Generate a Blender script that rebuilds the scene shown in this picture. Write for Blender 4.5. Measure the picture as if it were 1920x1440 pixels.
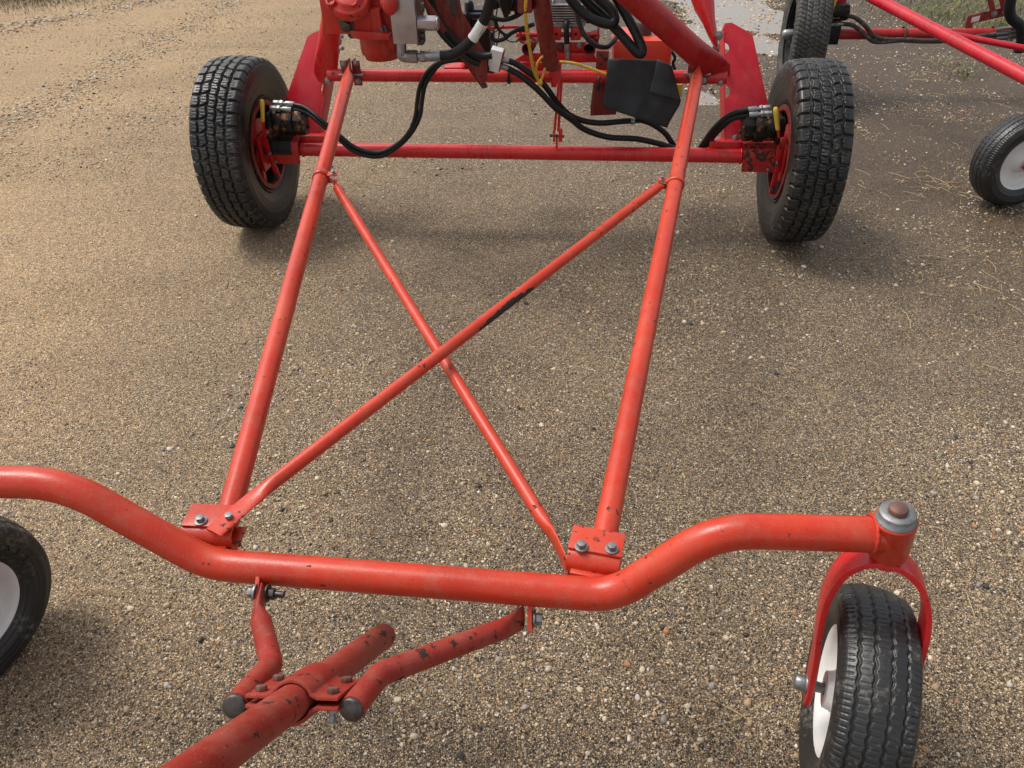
import bpy, bmesh, math, random
import numpy as np
from mathutils import Vector, Matrix
random.seed(7); rng = np.random.default_rng(11)
for o in list(bpy.data.objects): bpy.data.objects.remove(o)
scene = bpy.context.scene; col = scene.collection
R = math.radians
# ------------------------------------------------------------------ camera
TH, RO, H, FPX = R(37.2), R(-1.5), 1.57, 1443.0          # pitch down, roll, height, focal length in px of a 1920 wide picture
cF = Vector((0, math.cos(TH), -math.sin(TH))); r0 = Vector((1, 0, 0)); u0 = Vector((0, math.sin(TH), math.cos(TH)))
cR = r0*math.cos(RO) + u0*math.sin(RO); cU = u0*math.cos(RO) - r0*math.sin(RO); cO = Vector((0, 0, H))
cam_d = bpy.data.cameras.new('camera'); cam = bpy.data.objects.new('camera', cam_d); col.objects.link(cam)
cam_d.sensor_width = 36; cam_d.lens = 36*FPX/1920; cam_d.clip_start = .02; cam_d.clip_end = 1000
m = Matrix.Identity(4)
for i in range(3): m[i][0] = cR[i]; m[i][1] = cU[i]; m[i][2] = -cF[i]; m[i][3] = cO[i]
cam.matrix_world = m; scene.camera = cam
# ------------------------------------------------------------------ light
SUN_EL, SUN_AZ = R(58), R(-62)                            # azimuth from +Y towards +X (negative: from the left)
w = bpy.data.worlds.new('World'); scene.world = w; w.use_nodes = True
wn = w.node_tree; bgn = wn.nodes['Background']; sky = wn.nodes.new('ShaderNodeTexSky'); sky.sky_type = 'NISHITA'; sky.sun_disc = False
sky.sun_elevation = SUN_EL; sky.sun_rotation = SUN_AZ; sky.air_density = 1.0; sky.dust_density = 4.0; sky.ozone_density = 1.0
hs = wn.nodes.new('ShaderNodeHueSaturation'); hs.inputs['Saturation'].default_value = .24
wn.links.new(sky.outputs[0], hs.inputs['Color']); wn.links.new(hs.outputs[0], bgn.inputs[0]); bgn.inputs[1].default_value = .14
sd = bpy.data.lights.new('sun', 'SUN'); sd.energy = 1.3; sd.angle = R(18); sd.color = (1, .92, .80)
sun = bpy.data.objects.new('sun', sd); col.objects.link(sun)
sdir = Vector((math.sin(SUN_AZ)*math.cos(SUN_EL), math.cos(SUN_AZ)*math.cos(SUN_EL), math.sin(SUN_EL)))
sun.rotation_euler = sdir.to_track_quat('Z', 'Y').to_euler(); sun.location = (0, 0, 10)
vs = scene.view_settings; vs.view_transform = 'Standard'; vs.look = 'None'; vs.exposure = .54; vs.gamma = 1; scene.cycles.max_bounces = 6; scene.cycles.diffuse_bounces = 3; scene.cycles.glossy_bounces = 3; vs.use_curve_mapping = False
# ------------------------------------------------------------------ measuring: a point of the photo put at its real height / distance
PSI, AX, AY, HT, AZ = -.1145, .0444, 3.2698, 1.1957, .3504      # machine yaw, axle centre, half track, axle height
dX = Vector((math.cos(PSI), math.sin(PSI), 0)); dY = Vector((-math.sin(PSI), math.cos(PSI), 0)); dZ = Vector((0, 0, 1)); O = Vector((AX, AY, 0))
def ray(px, py): return cF + cR*((px-960)/FPX) - cU*((py-720)/FPX)
def D(px, py, zc): return cO + ray(px, py)*zc
def G(px, py, z=0):
    r = ray(px, py); return cO + r*((z-H)/r.z)
def V(px, py, o, org=None, n=None):
    n = n or dY; org = org or O; r = ray(px, py); return cO + r*(((org-cO).dot(n)+o)/r.dot(n))
def M(s, o, z): return O + dX*s + dY*o + dZ*z               # machine frame: along axle, behind axle, height
# ------------------------------------------------------------------ materials
def nodes(name):
    mt = bpy.data.materials.new(name); mt.use_nodes = True; nt = mt.node_tree; b = nt.nodes['Principled BSDF']; return mt, nt, b
def N(nt, typ, **kw):
    n = nt.nodes.new(typ)
    for k, v in kw.items():
        if k in n.inputs: n.inputs[k].default_value = v
        else: setattr(n, k, v)
    return n
def ramp(nt, fac, stops, interp='LINEAR'):
    r = N(nt, 'ShaderNodeValToRGB'); cr = r.color_ramp; cr.interpolation = interp
    while len(cr.elements) < len(stops): cr.elements.new(.5)
    for e, (p, c) in zip(cr.elements, stops): e.position = p; e.color = (*c, 1) if len(c) == 3 else c
    nt.links.new(fac, r.inputs[0]); return r
def mix(nt, fac, a, b, mode='MIX'):
    n = N(nt, 'ShaderNodeMix', data_type='RGBA', blend_type=mode)
    for sock, v in ((n.inputs[0], fac), (n.inputs[6], a), (n.inputs[7], b)):
        if isinstance(v, (int, float)): sock.default_value = v
        elif isinstance(v, tuple): sock.default_value = (*v, 1)
        else: nt.links.new(v, sock)
    return n.outputs[2]
def wpos(nt): return N(nt, 'ShaderNodeNewGeometry').outputs['Position']
def paint(name, base, chip=.63, dust=.25, rough=.36, chipc=(.035, .022, .02), dustc=(.30, .17, .11), spec=.34, scuff=None):
    mt, nt, b = nodes(name); L = nt.links; P = wpos(nt)
    def noise(s, d, r=.6):
        n = N(nt, 'ShaderNodeTexNoise', Scale=s, Detail=d, Roughness=r); L.new(P, n.inputs[0]); return n.outputs[0]
    def madd(x, m_, y):
        q = N(nt, 'ShaderNodeMath', operation='MULTIPLY_ADD'); L.new(x, q.inputs[0]); q.inputs[1].default_value = m_
        if isinstance(y, float): q.inputs[2].default_value = y
        else: L.new(y, q.inputs[2])
        return q.outputs[0]
    n1, n2, n3, sp = noise(46., 4., .62), noise(4.2, 5., .6), noise(200., 2.), noise(380., 1.)
    v1 = ramp(nt, n2, [(.28, tuple(c*.78 for c in base)), (.5, base), (.72, (min(1, base[0]*1.1), base[1]*1.35+.012, base[2]*1.3+.006))])
    st = N(nt, 'ShaderNodeMapping'); L.new(P, st.inputs[0]); st.inputs['Scale'].default_value = (1, 1, .25); ns = N(nt, 'ShaderNodeTexNoise', Scale=26., Detail=5., Roughness=.7); L.new(st.outputs[0], ns.inputs[0])
    du = ramp(nt, ns.outputs[0], [(.46, (0, 0, 0)), (.78, (dust,)*3)])
    c = mix(nt, du.outputs[0], v1.outputs[0], dustc)
    spk = ramp(nt, sp, [(.66, (0, 0, 0)), (.74, (.40,)*3)])                   # dried splashes
    c = mix(nt, spk.outputs[0], c, (.46, .25, .17))
    cl = madd(n2, .42, madd(n1, 1., -.21))                                    # chips keep to worn patches
    halo = ramp(nt, cl, [(chip-.035, (0, 0, 0)), (chip, (.75,)*3)]); c = mix(nt, halo.outputs[0], c, tuple(x*.34 for x in base))
    ch = ramp(nt, cl, [(chip, (0, 0, 0)), (chip+.008, (1, 1, 1))]).outputs[0]
    if scuff:
        C, ax, sd_, hl = scuff; geo = N(nt, 'ShaderNodeNewGeometry')
        d = N(nt, 'ShaderNodeVectorMath', operation='SUBTRACT'); L.new(P, d.inputs[0]); d.inputs[1].default_value = C
        t = N(nt, 'ShaderNodeVectorMath', operation='DOT_PRODUCT'); L.new(d.outputs[0], t.inputs[0]); t.inputs[1].default_value = ax
        ab = N(nt, 'ShaderNodeMath', operation='ABSOLUTE'); L.new(t.outputs['Value'], ab.inputs[0])
        sdn = N(nt, 'ShaderNodeVectorMath', operation='DOT_PRODUCT'); L.new(geo.outputs['Normal'], sdn.inputs[0]); sdn.inputs[1].default_value = sd_
        e = madd(ab.outputs[0], -1./hl, madd(sdn.outputs['Value'], 1., madd(n1, 1.3, -.84)))
        sm = ramp(nt, e, [(.0, (0, 0, 0)), (.07, (1, 1, 1))]).outputs[0]; ch = mix(nt, 1., ch, sm, 'LIGHTEN')
    c = mix(nt, ch, c, chipc); L.new(c, b.inputs['Base Color'])
    rr = ramp(nt, n2, [(.3, (rough-.05,)*3), (.75, (rough+.16,)*3)])
    rm = mix(nt, du.outputs[0], rr.outputs[0], (.8,)*3); rm = mix(nt, ch, rm, (.8,)*3); L.new(rm, b.inputs['Roughness'])
    b.inputs['Specular IOR Level'].default_value = spec
    bp = N(nt, 'ShaderNodeBump', Strength=.14, Distance=.002); L.new(madd(ch, -.6, n3), bp.inputs['Height']); L.new(bp.outputs[0], b.inputs['Normal'])
    return mt
def simple(name, c, rough=.5, metal=0., var=.25, scale=30., spot=None, bump=.1, bs=120.):
    mt, nt, b = nodes(name); L = nt.links; P = wpos(nt)
    n = N(nt, 'ShaderNodeTexNoise', Scale=scale, Detail=6., Roughness=.65); L.new(P, n.inputs[0])
    r = ramp(nt, n.outputs[0], [(.3, tuple(x*(1-var) for x in c)), (.7, tuple(min(1, x*(1+var)) for x in c))]); cc = r.outputs[0]
    if spot:
        n2 = N(nt, 'ShaderNodeTexNoise', Scale=spot[2], Detail=5., Roughness=.7); L.new(P, n2.inputs[0])
        k = ramp(nt, n2.outputs[0], [(spot[1], (0, 0, 0)), (spot[1]+.08, (1, 1, 1))]); cc = mix(nt, k.outputs[0], cc, spot[0])
    L.new(cc, b.inputs['Base Color']); b.inputs['Metallic'].default_value = metal
    if max(c) < .06: b.inputs['Specular IOR Level'].default_value = .28
    rr = ramp(nt, n.outputs[0], [(.3, (max(.03, rough-.1),)*3), (.7, (min(1, rough+.12),)*3)]); L.new(rr.outputs[0], b.inputs['Roughness'])
    n3 = N(nt, 'ShaderNodeTexNoise', Scale=bs, Detail=4.); L.new(P, n3.inputs[0])
    bp = N(nt, 'ShaderNodeBump', Strength=bump, Distance=.003); L.new(n3.outputs[0], bp.inputs['Height']); L.new(bp.outputs[0], b.inputs['Normal'])
    return mt
def rubber(name, c=(.022, .023, .025), dust=(.16, .14, .11), amt=.56, rough=.55):
    mt, nt, b = nodes(name); L = nt.links; P = wpos(nt)
    n = N(nt, 'ShaderNodeTexNoise', Scale=9., Detail=8., Roughness=.7); L.new(P, n.inputs[0])
    n2 = N(nt, 'ShaderNodeTexNoise', Scale=90., Detail=4., Roughness=.7); L.new(P, n2.inputs[0])
    a = N(nt, 'ShaderNodeMath', operation='MULTIPLY'); L.new(n.outputs[0], a.inputs[0]); L.new(n2.outputs[0], a.inputs[1])
    k = ramp(nt, a.outputs[0], [(amt*.42, (.04,)*3), (amt*.42+.16, (.85,)*3)])
    cc = mix(nt, k.outputs[0], c, dust); L.new(cc, b.inputs['Base Color'])
    rr = ramp(nt, k.outputs[0], [(0, (rough-.12,)*3), (1, (.9,)*3)]); L.new(rr.outputs[0], b.inputs['Roughness'])
    bp = N(nt, 'ShaderNodeBump', Strength=.25, Distance=.002); L.new(n2.outputs[0], bp.inputs['Height']); L.new(bp.outputs[0], b.inputs['Normal'])
    return mt
MT = {
 'orange': paint('paint_faded_orange_red', (.50, .034, .012), chip=.69, dust=.30, rough=.28, spec=.42),
 'worn': paint('paint_worn_red', (.28, .021, .013), chip=.645, dust=.4, rough=.44),
 'red': paint('paint_bright_red', (.54, .010, .015), chip=.69, dust=.2, rough=.24, spec=.5),
 'deep': paint('paint_deep_red', (.36, .008, .012), chip=.72, dust=.25, rough=.28),
 'crimson': paint('paint_crimson', (.48, .008, .022), chip=.74, dust=.2, rough=.26),
 'dull': paint('paint_dull_red', (.19, .016, .015), chip=.66, dust=.5, rough=.45),
 'cast': paint('paint_cast_red', (.46, .020, .014), chip=.68, dust=.45, rough=.40),
 'rusty': paint('paint_rusty_red', (.43, .016, .014), chip=.55, dust=.4, rough=.45, chipc=(.05, .028, .02)),
 'steel': simple('zinc_steel', (.27, .275, .28), .36, .8, .25, 60., spot=((.2, .15, .1), .64, 90.)),
 'oldsteel': simple('rusty_steel', (.16, .085, .065), .6, .5, .4, 50.),
  'dullzinc': simple('dull_zinc', (.20, .205, .21), .45, .6, .25, 60., spot=((.12, .09, .06), .6, 80.)),
 'darksteel': simple('oily_steel', (.09, .08, .075), .45, .7, .4, 60.),
 'alu': simple('cast_aluminium', (.42, .42, .43), .42, .7, .2, 40., spot=((.06, .055, .05), .62, 60.)),
 'manifold': simple('machined_steel', (.40, .39, .41), .35, .75, .18, 14.),
 'brightalu': simple('bright_aluminium', (.78, .79, .8), .4, .3, .08, 40.),
 'hose': simple('hose_rubber', (.010, .0105, .011), .40, 0, .35, 40., spot=((.13, .12, .11), .70, 30.)),
 'dustyhose': simple('dusty_hose', (.055, .05, .043), .7, 0, .4, 25., spot=((.16, .125, .085), .55, 20.)),
 'black': simple('black_plastic', (.010, .0105, .012), .4, 0, .3, 30., spot=((.09, .085, .075), .66, 40.)),
 'motor': simple('greasy_black_motor', (.013, .012, .011), .38, .2, .5, 45., spot=((.24, .10, .03), .56, 18.), bump=.4, bs=160.),
 'grease': simple('greasy_black', (.02, .017, .015), .45, .0, .5, 70., spot=((.14, .02, .018), .62, 90.), bump=.5, bs=220.),
 'yellow': simple('yellow_grip', (.70, .47, .05), .45, 0, .12, 60., spot=((.2, .14, .06), .68, 60.)),
 'rope': simple('yellow_rope', (.60, .36, .04), .7, 0, .3, 80., spot=((.12, .08, .03), .66, 60.)),
 'white': simple('white_rim', (.70, .685, .66), .36, 0, .08, 12., spot=((.26, .17, .10), .655, 30.)),
 'label': simple('white_label', (.66, .66, .65), .5, 0, .05, 40., spot=((.2, .2, .2), .68, 60.)),
 'tank': simple('red_plastic_tank', (.62, .062, .03), .38, 0, .12, 10., spot=((.75, .28, .2), .66, 24.)),
 'cap': simple('brown_cap', (.07, .035, .03), .6, 0, .3, 40.),
 'flap': simple('rubber_sheet', (.034, .037, .043), .58, 0, .35, 9., spot=((.034, .035, .038), .56, 7.), bump=.2),
 'tyre': rubber('tyre_rubber', (.009, .0095, .011), (.13, .115, .09), .64, .44), 'tyre2': rubber('old_tyre_rubber', (.022, .023, .024), (.15, .135, .11), .52, .62),
 'tyre3': rubber('caster_rubber', (.011, .012, .014), (.18, .16, .13), .66, .46),
 'rimblack': simple('black_rim', (.010, .011, .012), .42, .1, .4, 30., spot=((.1, .085, .07), .62, 30.)),
 'hole': simple('bore_dark', (.012, .011, .011), .8),
}
# ------------------------------------------------------------------ objects
def link(name, me, mat, parent=None, loc=None, rot=None):
    o = bpy.data.objects.new(name, me); col.objects.link(o)
    if mat and not me.materials: me.materials.append(MT[mat] if isinstance(mat, str) else mat)
    if loc is not None: o.matrix_world = Matrix.Translation(loc) @ (rot or Matrix.Identity(4))
    if parent:
        o.parent = parent; bpy.context.view_layer.update if 0 else None
        o.matrix_parent_inverse = parent['_mw'].inverted() if False else WM[parent.name].inverted()
    WM[o.name] = Matrix.Translation(loc) @ (rot or Matrix.Identity(4)) if loc is not None else Matrix.Identity(4)
    return o
WM = {}
def tag(o, label, cat=None, group=None, kind=None):
    if label: o['label'] = label
    if cat: o['category'] = cat
    if group: o['group'] = group
    if kind: o['kind'] = kind
    return o
def empty(name, loc, label, cat, group=None):
    o = bpy.data.objects.new(name, None); col.objects.link(o); o.location = loc; o.empty_display_size = .2
    WM[o.name] = Matrix.Translation(loc); return tag(o, label, cat, group)
class MB:                                                   # collects world-space geometry for one mesh
    def __init__(s): s.v = []; s.f = []; s.sm = []
    def add(s, vs, fs, smooth=False):
        k = len(s.v); s.v += [tuple(v) for v in vs]; s.f += [tuple(i+k for i in f) for f in fs]; s.sm += [smooth]*len(fs); return s
    def build(s, name, mat, parent=None, label=None, bevel=0):
        A = np.array(s.v); c = Vector((A.min(0)+A.max(0))/2); me = bpy.data.meshes.new(name)
        me.from_pydata([tuple(Vector(v)-c) for v in s.v], [], s.f); me.polygons.foreach_set('use_smooth', s.sm)
        if bevel:
            bm = bmesh.new(); bm.from_mesh(me)
            bmesh.ops.remove_doubles(bm, verts=bm.verts, dist=1e-5)
            ed = [e for e in bm.edges if len(e.link_faces) == 2 and e.calc_face_angle(0) > .6]
            bmesh.ops.bevel(bm, geom=ed, offset=bevel, segments=2, affect='EDGES', profile=.6); bm.to_mesh(me); bm.free()
            me.polygons.foreach_set('use_smooth', [True]*len(me.polygons)); me.set_sharp_from_angle(angle=R(38))
        me.update(); o = link(name, me, mat, parent, c)
        if label: o['label'] = label
        return o
    # --- shapes
    def sweep(s, pts, rad, seg=16, ref=None, cap=True, smooth=True):
        P = [Vector(p) for p in pts]; n = len(P)
        rr = rad if isinstance(rad, (list, tuple)) else [rad]*n
        T = [(P[min(i+1, n-1)]-P[max(i-1, 0)]).normalized() for i in range(n)]
        vs = []; a = None
        for i in range(n):
            t = T[i]
            if ref is not None: a = (Vector(ref)-t*Vector(ref).dot(t)).normalized()
            elif a is None:
                q = Vector((0, 0, 1)) if abs(t.z) < .9 else Vector((1, 0, 0)); a = (q-t*q.dot(t)).normalized()
            else: a = (a-t*a.dot(t)).normalized()
            b = t.cross(a); r = rr[i]; ra, rb = (r, r) if isinstance(r, (int, float)) else r
            for k in range(seg):
                an = 2*math.pi*k/seg; vs.append(P[i]+a*(ra*math.cos(an))+b*(rb*math.sin(an)))
        fs = [(i*seg+k, i*seg+(k+1) % seg, (i+1)*seg+(k+1) % seg, (i+1)*seg+k) for i in range(n-1) for k in range(seg)]
        s.add(vs, fs, smooth)
        if cap:
            s.add(vs[:seg], [tuple(range(seg-1, -1, -1))]); s.add(vs[-seg:], [tuple(range(seg))])
        return s
    def box(s, c, ax, ay, az, dx, dy, dz):
        c = Vector(c); X, Y, Z = [Vector(a).normalized()*(d/2) for a, d in ((ax, dx), (ay, dy), (az, dz))]
        vs = [c+X*i+Y*j+Z*k for i in (-1, 1) for j in (-1, 1) for k in (-1, 1)]
        f = [(0, 1, 3, 2), (4, 6, 7, 5), (0, 4, 5, 1), (2, 3, 7, 6), (0, 2, 6, 4), (1, 5, 7, 3)]
        if X.cross(Y).dot(Z) < 0: f = [q[::-1] for q in f]
        return s.add(vs, f)
    def plate(s, pts, th):                                  # extruded polygon; th = vector of thickness
        P = [Vector(p) for p in pts]; n = len(P); th = Vector(th)
        nn = sum(((P[i]-P[0]).cross(P[(i+1) % n]-P[0]) for i in range(1, n-1)), Vector())
        if nn.dot(th) > 0: P = P[::-1]
        vs = P+[p+th for p in P]
        return s.add(vs, [tuple(range(n)), tuple(range(2*n-1, n-1, -1))]+[(i, i+n, (i+1) % n+n, (i+1) % n) for i in range(n)])
    def lathe(s, c, axis, prof, seg=32, ref=None, smooth=True, close=False):    # prof: (along axis, radius)
        c = Vector(c); t = Vector(axis).normalized(); q = Vector(ref) if ref is not None else (Vector((0, 0, 1)) if abs(t.z) < .9 else Vector((1, 0, 0)))
        a = (q-t*q.dot(t)).normalized(); b = t.cross(a); n = len(prof)
        vs = [c+t*h+a*(r*math.cos(2*math.pi*k/seg))+b*(r*math.sin(2*math.pi*k/seg)) for h, r in prof for k in range(seg)]
        m = n if close else n-1
        return s.add(vs, [(i*seg+k, i*seg+(k+1) % seg, ((i+1) % n)*seg+(k+1) % seg, ((i+1) % n)*seg+k) for i in range(m) for k in range(seg)], smooth)
    def cyl(s, a, b, r, seg=20, smooth=True): return s.sweep([a, b], r, seg, smooth=smooth)
    def hexa(s, a, b, r): return s.sweep([a, b], r, 6, smooth=False)
def smoothpath(P, n=8):                                      # Catmull-Rom
    P = [Vector(p) for p in P]; Q = [P[0]*2-P[1]]+P+[P[-1]*2-P[-2]]; out = []
    for i in range(1, len(Q)-2):
        for k in range(n):
            t = k/n; a, b, c, d = Q[i-1:i+3]
            out.append(.5*((2*b)+(c-a)*t+(2*a-5*b+4*c-d)*t*t+(3*b-a-3*c+d)*t**3))
    return out+[P[-1]]
def fillet(P, rad, n=8):                                     # polyline with rounded bends
    P = [Vector(p) for p in P]; out = [P[0]]
    for i in range(1, len(P)-1):
        a = (P[i-1]-P[i]); b = (P[i+1]-P[i]); la, lb = a.length, b.length; a.normalize(); b.normalize()
        r = rad[i-1] if isinstance(rad, (list, tuple)) else rad
        ang = a.angle(b); l = min(r/math.tan(ang/2), la*.48, lb*.48)
        p0, p2 = P[i]+a*l, P[i]+b*l
        for k in range(n+1):
            t = k/n; out.append(p0*(1-t)**2+P[i]*2*t*(1-t)+p2*t*t)
    return out+[P[-1]]
def dense(P, n=20):
    P = [Vector(p) for p in P]; return [P[0].lerp(P[1], i/(n-1)) for i in range(n)]
def bolt(parent, p, nrm, r=.011, mat='steel', washer=True, name='bolt', shank=0, h=None):
    p = Vector(p); t = Vector(nrm).normalized(); b = MB(); h = h or r*1.1; z = 0
    if washer: b.cyl(p-t*.001, p+t*.003, r*1.5, 18); z = .0031
    b.hexa(p+t*z, p+t*(z+h), r)
    if shank: b.cyl(p+t*(z+h), p+t*(z+h+shank), r*.55, 12)
    return b.build(name, mat, parent, bevel=r*.12)
def weld(c, axis, r, parent, mat, br=.004, arc=2*math.pi):      # a lumpy bead round a joint
    t = Vector(axis).normalized(); q = Vector((0, 0, 1)) if abs(t.z) < .9 else Vector((1, 0, 0)); a = (q-t*q.dot(t)).normalized(); b = t.cross(a); n = 56
    pts = [Vector(c)+a*(r*math.cos(arc*k/n))+b*(r*math.sin(arc*k/n))+t*random.uniform(-.0007, .0007) for k in range(n+1)]
    return MB().sweep(pts, [br*(.8+.3*(k % 2)+random.uniform(-.1, .1)) for k in range(n+1)], 8).build('weld', mat, parent)
def hose(name, P, r, parent, mat='hose', n=8, label=None): return MB().sweep(smoothpath(P, n), r, 14).build(name, mat, parent, label)
# ================================================================== the ground
def vnoise(x, y, s, seed=0):                                 # smooth value noise, numpy
    x = np.asarray(x)*s+seed*17.3; y = np.asarray(y)*s+seed*9.1; xi = np.floor(x); yi = np.floor(y); fx = x-xi; fy = y-yi
    h = lambda a, b: np.modf(np.abs(np.sin(a*127.1+b*311.7+seed)*43758.5453))[0]
    u = fx*fx*(3-2*fx); v = fy*fy*(3-2*fy)
    return (h(xi, yi)*(1-u)+h(xi+1, yi)*u)*(1-v)+(h(xi, yi+1)*(1-u)+h(xi+1, yi+1)*u)*v
def sstep(a, b, x): t = np.clip((x-a)/(b-a), 0, 1); return t*t*(3-2*t)
PUD = [(G(px, py), rx, ry) for px, py, rx, ry in ((1335, 12, .55, 1.0), (1400, 25, .42, .9), (1428, 78, .26, .55), (1310, 92, .16, .4), (1318, 178, .12, .3), (1345, 60, .3, .6), (1290, -40, .7, 1.2))]
def puddle(x, y):
    d = np.full_like(np.asarray(x, float), -.6)
    for c, rx, ry in PUD: d = np.maximum(d, 1-np.sqrt(((x-c.x)/rx)**2+((y-c.y)/ry)**2))
    return np.clip(d+.55*(vnoise(x, y, 3.2, 4)-.5)+.4*(vnoise(x, y, 9, 5)-.5), -.2, 1)
def hgt(x, y):
    x = np.asarray(x, float); y = np.asarray(y, float)
    near = 1-sstep(9, 16, np.hypot(x, y-3))
    z = .010*(vnoise(x, y, 1.3, 1)-.5)+.007*(vnoise(x, y, 4.1, 2)-.5)+.004*(vnoise(x, y, 11, 3)-.5)
    z = z-.023*sstep(-.02, .35, puddle(x, y))
    return z*near-.002
def axis(lo, hi, step, far):
    a = list(np.arange(lo, hi+step/2, step)); s = step; L = [lo]; U = [hi]
    while U[-1] < far: s *= 1.35; L.append(L[-1]-s); U.append(U[-1]+s)
    return np.array(L[:0:-1]+a+U[1:])
gx, gy = axis(-6, 6.5, .055, 300), axis(-.6, 11, .055, 300)
XX, YY = np.meshgrid(gx, gy); ZZ = hgt(XX, YY); nx, ny = len(gx), len(gy)
gm = bpy.data.meshes.new('ground'); idx = np.arange(nx*ny).reshape(ny, nx)
gf = np.stack([idx[:-1, :-1], idx[:-1, 1:], idx[1:, 1:], idx[1:, :-1]], -1).reshape(-1, 4)
def fastmesh(me, V_, F_, smooth=True):
    me.vertices.add(len(V_)); me.vertices.foreach_set('co', np.ascontiguousarray(V_, dtype=np.float32).ravel())
    me.loops.add(F_.size); me.loops.foreach_set('vertex_index', np.ascontiguousarray(F_, dtype=np.int32).ravel())
    me.polygons.add(len(F_)); me.polygons.foreach_set('loop_start', np.arange(len(F_), dtype=np.int32)*F_.shape[1])
    me.polygons.foreach_set('use_smooth', np.full(len(F_), smooth)); me.update(calc_edges=True); me.validate()
fastmesh(gm, np.stack([XX, YY, ZZ], -1).reshape(-1, 3), gf)
RDG = [G(x, y) for x, y in ((-60, 262), (40, 215), (150, 165), (240, 105), (330, 60), (420, 10), (470, -20))]; LANE = -math.atan2(RDG[-1].y-RDG[1].y, RDG[-1].x-RDG[1].x)
def ground_mat():
    mt, nt, b = nodes('gravel_ground'); L = nt.links; P = wpos(nt)
    def noise(s, d=5., r=.6):
        n = N(nt, 'ShaderNodeTexNoise', Scale=s, Detail=d, Roughness=r); L.new(P, n.inputs[0]); return n.outputs[0]
    def vor(s):
        q = N(nt, 'ShaderNodeVectorMath', operation='ADD'); L.new(P, q.inputs[0])
        wv = N(nt, 'ShaderNodeTexNoise', Scale=s*.8, Detail=0.); L.new(P, wv.inputs[0])
        ms = N(nt, 'ShaderNodeVectorMath', operation='SCALE'); L.new(wv.outputs[1], ms.inputs[0]); ms.inputs['Scale'].default_value = .7/s; L.new(ms.outputs[0], q.inputs[1])
        n = N(nt, 'ShaderNodeTexVoronoi', Scale=s, Randomness=1.); L.new(q.outputs[0], n.inputs['Vector'])
        sx = N(nt, 'ShaderNodeSeparateColor'); L.new(n.outputs['Color'], sx.inputs[0]); return n.outputs['Distance'], sx.outputs
    big, mid, fin = noise(.55, 3.), noise(2.6, 5., .65), noise(60., 4., .7)
    soil = ramp(nt, mid, [(.3, (.066, .050, .036)), (.7, (.140, .108, .077))]).outputs[0]
    sx = N(nt, 'ShaderNodeSeparateXYZ'); L.new(P, sx.inputs[0])
    # the lane on the left is drier and paler, the strip on the right is damp dark earth
    wx = N(nt, 'ShaderNodeMath', operation='MULTIPLY_ADD'); L.new(big, wx.inputs[0]); wx.inputs[1].default_value = 2.2; L.new(sx.outputs[0], wx.inputs[2])
    damp = ramp(nt, wx.outputs[0], [(0, (0, 0, 0)), (1, (1, 1, 1))]); 
    wy = N(nt, 'ShaderNodeMath', operation='MULTIPLY_ADD'); L.new(sx.outputs[1], wy.inputs[0]); wy.inputs[1].default_value = .45; L.new(wx.outputs[0], wy.inputs[2])
    mr = N(nt, 'ShaderNodeMapRange'); L.new(wy.outputs[0], mr.inputs[0]); mr.inputs[1].default_value = 2.6; mr.inputs[2].default_value = 4.7; mr.inputs[4].default_value = .85
    nt.nodes.remove(damp)
    soil = mix(nt, mr.outputs[0], soil, (.040, .027, .017))
    dr = N(nt, 'ShaderNodeMapRange'); L.new(wx.outputs[0], dr.inputs[0]); dr.inputs[1].default_value = .6; dr.inputs[2].default_value = -1.4; dr.inputs[4].default_value = .75
    soil = mix(nt, dr.outputs[0], soil, (.34, .255, .16))
    mp = N(nt, 'ShaderNodeMapping'); L.new(P, mp.inputs[0]); mp.inputs['Rotation'].default_value = (0, 0, LANE); mp.inputs['Scale'].default_value = (.22, 1.6, 1)
    sn = N(nt, 'ShaderNodeTexNoise', Scale=1.7, Detail=5., Roughness=.6); L.new(mp.outputs[0], sn.inputs[0])
    sk = ramp(nt, sn.outputs[0], [(.34, (.74, .72, .70)), (.52, (1, 1, 1)), (.72, (1.10, 1.09, 1.06))]).outputs[0]
    soil = mix(nt, 1., soil, sk, 'MULTIPLY')
    tones = [(0., (.020, .016, .013)), (.27, (.034, .028, .023)), (.28, (.13, .10, .070)), (.46, (.23, .175, .12)), (.47, (.34, .255, .16)), (.68, (.44, .33, .205)), (.69, (.28, .155, .085)), (.73, (.36, .22, .12)), (.74, (.54, .435, .30)), (.90, (.68, .57, .42)), (.91, (.17, .16, .15)), (1., (.26, .245, .225))]
    dampk = ramp(nt, mr.outputs[0], [(.25, (1, 1, 1)), (.85, (.45,)*3)]).outputs[0]
    c = soil; hs_ = []
    for s, keep, amt in ((430., .34, 1.), (210., .50, 1.), (105., .86, 1.), (48., 1.10, .8)):
        d, rgb = vor(s)
        tone = ramp(nt, rgb[0], tones, 'LINEAR').outputs[0]
        patch = N(nt, 'ShaderNodeMath', operation='MULTIPLY_ADD'); L.new(mid, patch.inputs[0]); patch.inputs[1].default_value = .74; L.new(rgb[1], patch.inputs[2])
        on = ramp(nt, patch.outputs[0], [(keep+.15, (0, 0, 0)), (keep+.20, (1, 1, 1))]).outputs[0]
        edge = ramp(nt, d, [(.36, (1, 1, 1)), (.60, (0, 0, 0))]).outputs[0]
        k = mix(nt, 1., on, edge, 'MULTIPLY'); k = mix(nt, 1., k, dampk, 'MULTIPLY'); kk = mix(nt, 1., k, (amt,)*3, 'MULTIPLY')
        c = mix(nt, kk, c, tone); hs_.append((k, 1./s))
    fr = ramp(nt, fin, [(.3, (.66,)*3), (.7, (1.28,)*3)]).outputs[0]
    c = mix(nt, 1., c, fr, 'MULTIPLY'); c = mix(nt, 1., c, (1.05, 1.0, .93), 'MULTIPLY')
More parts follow.
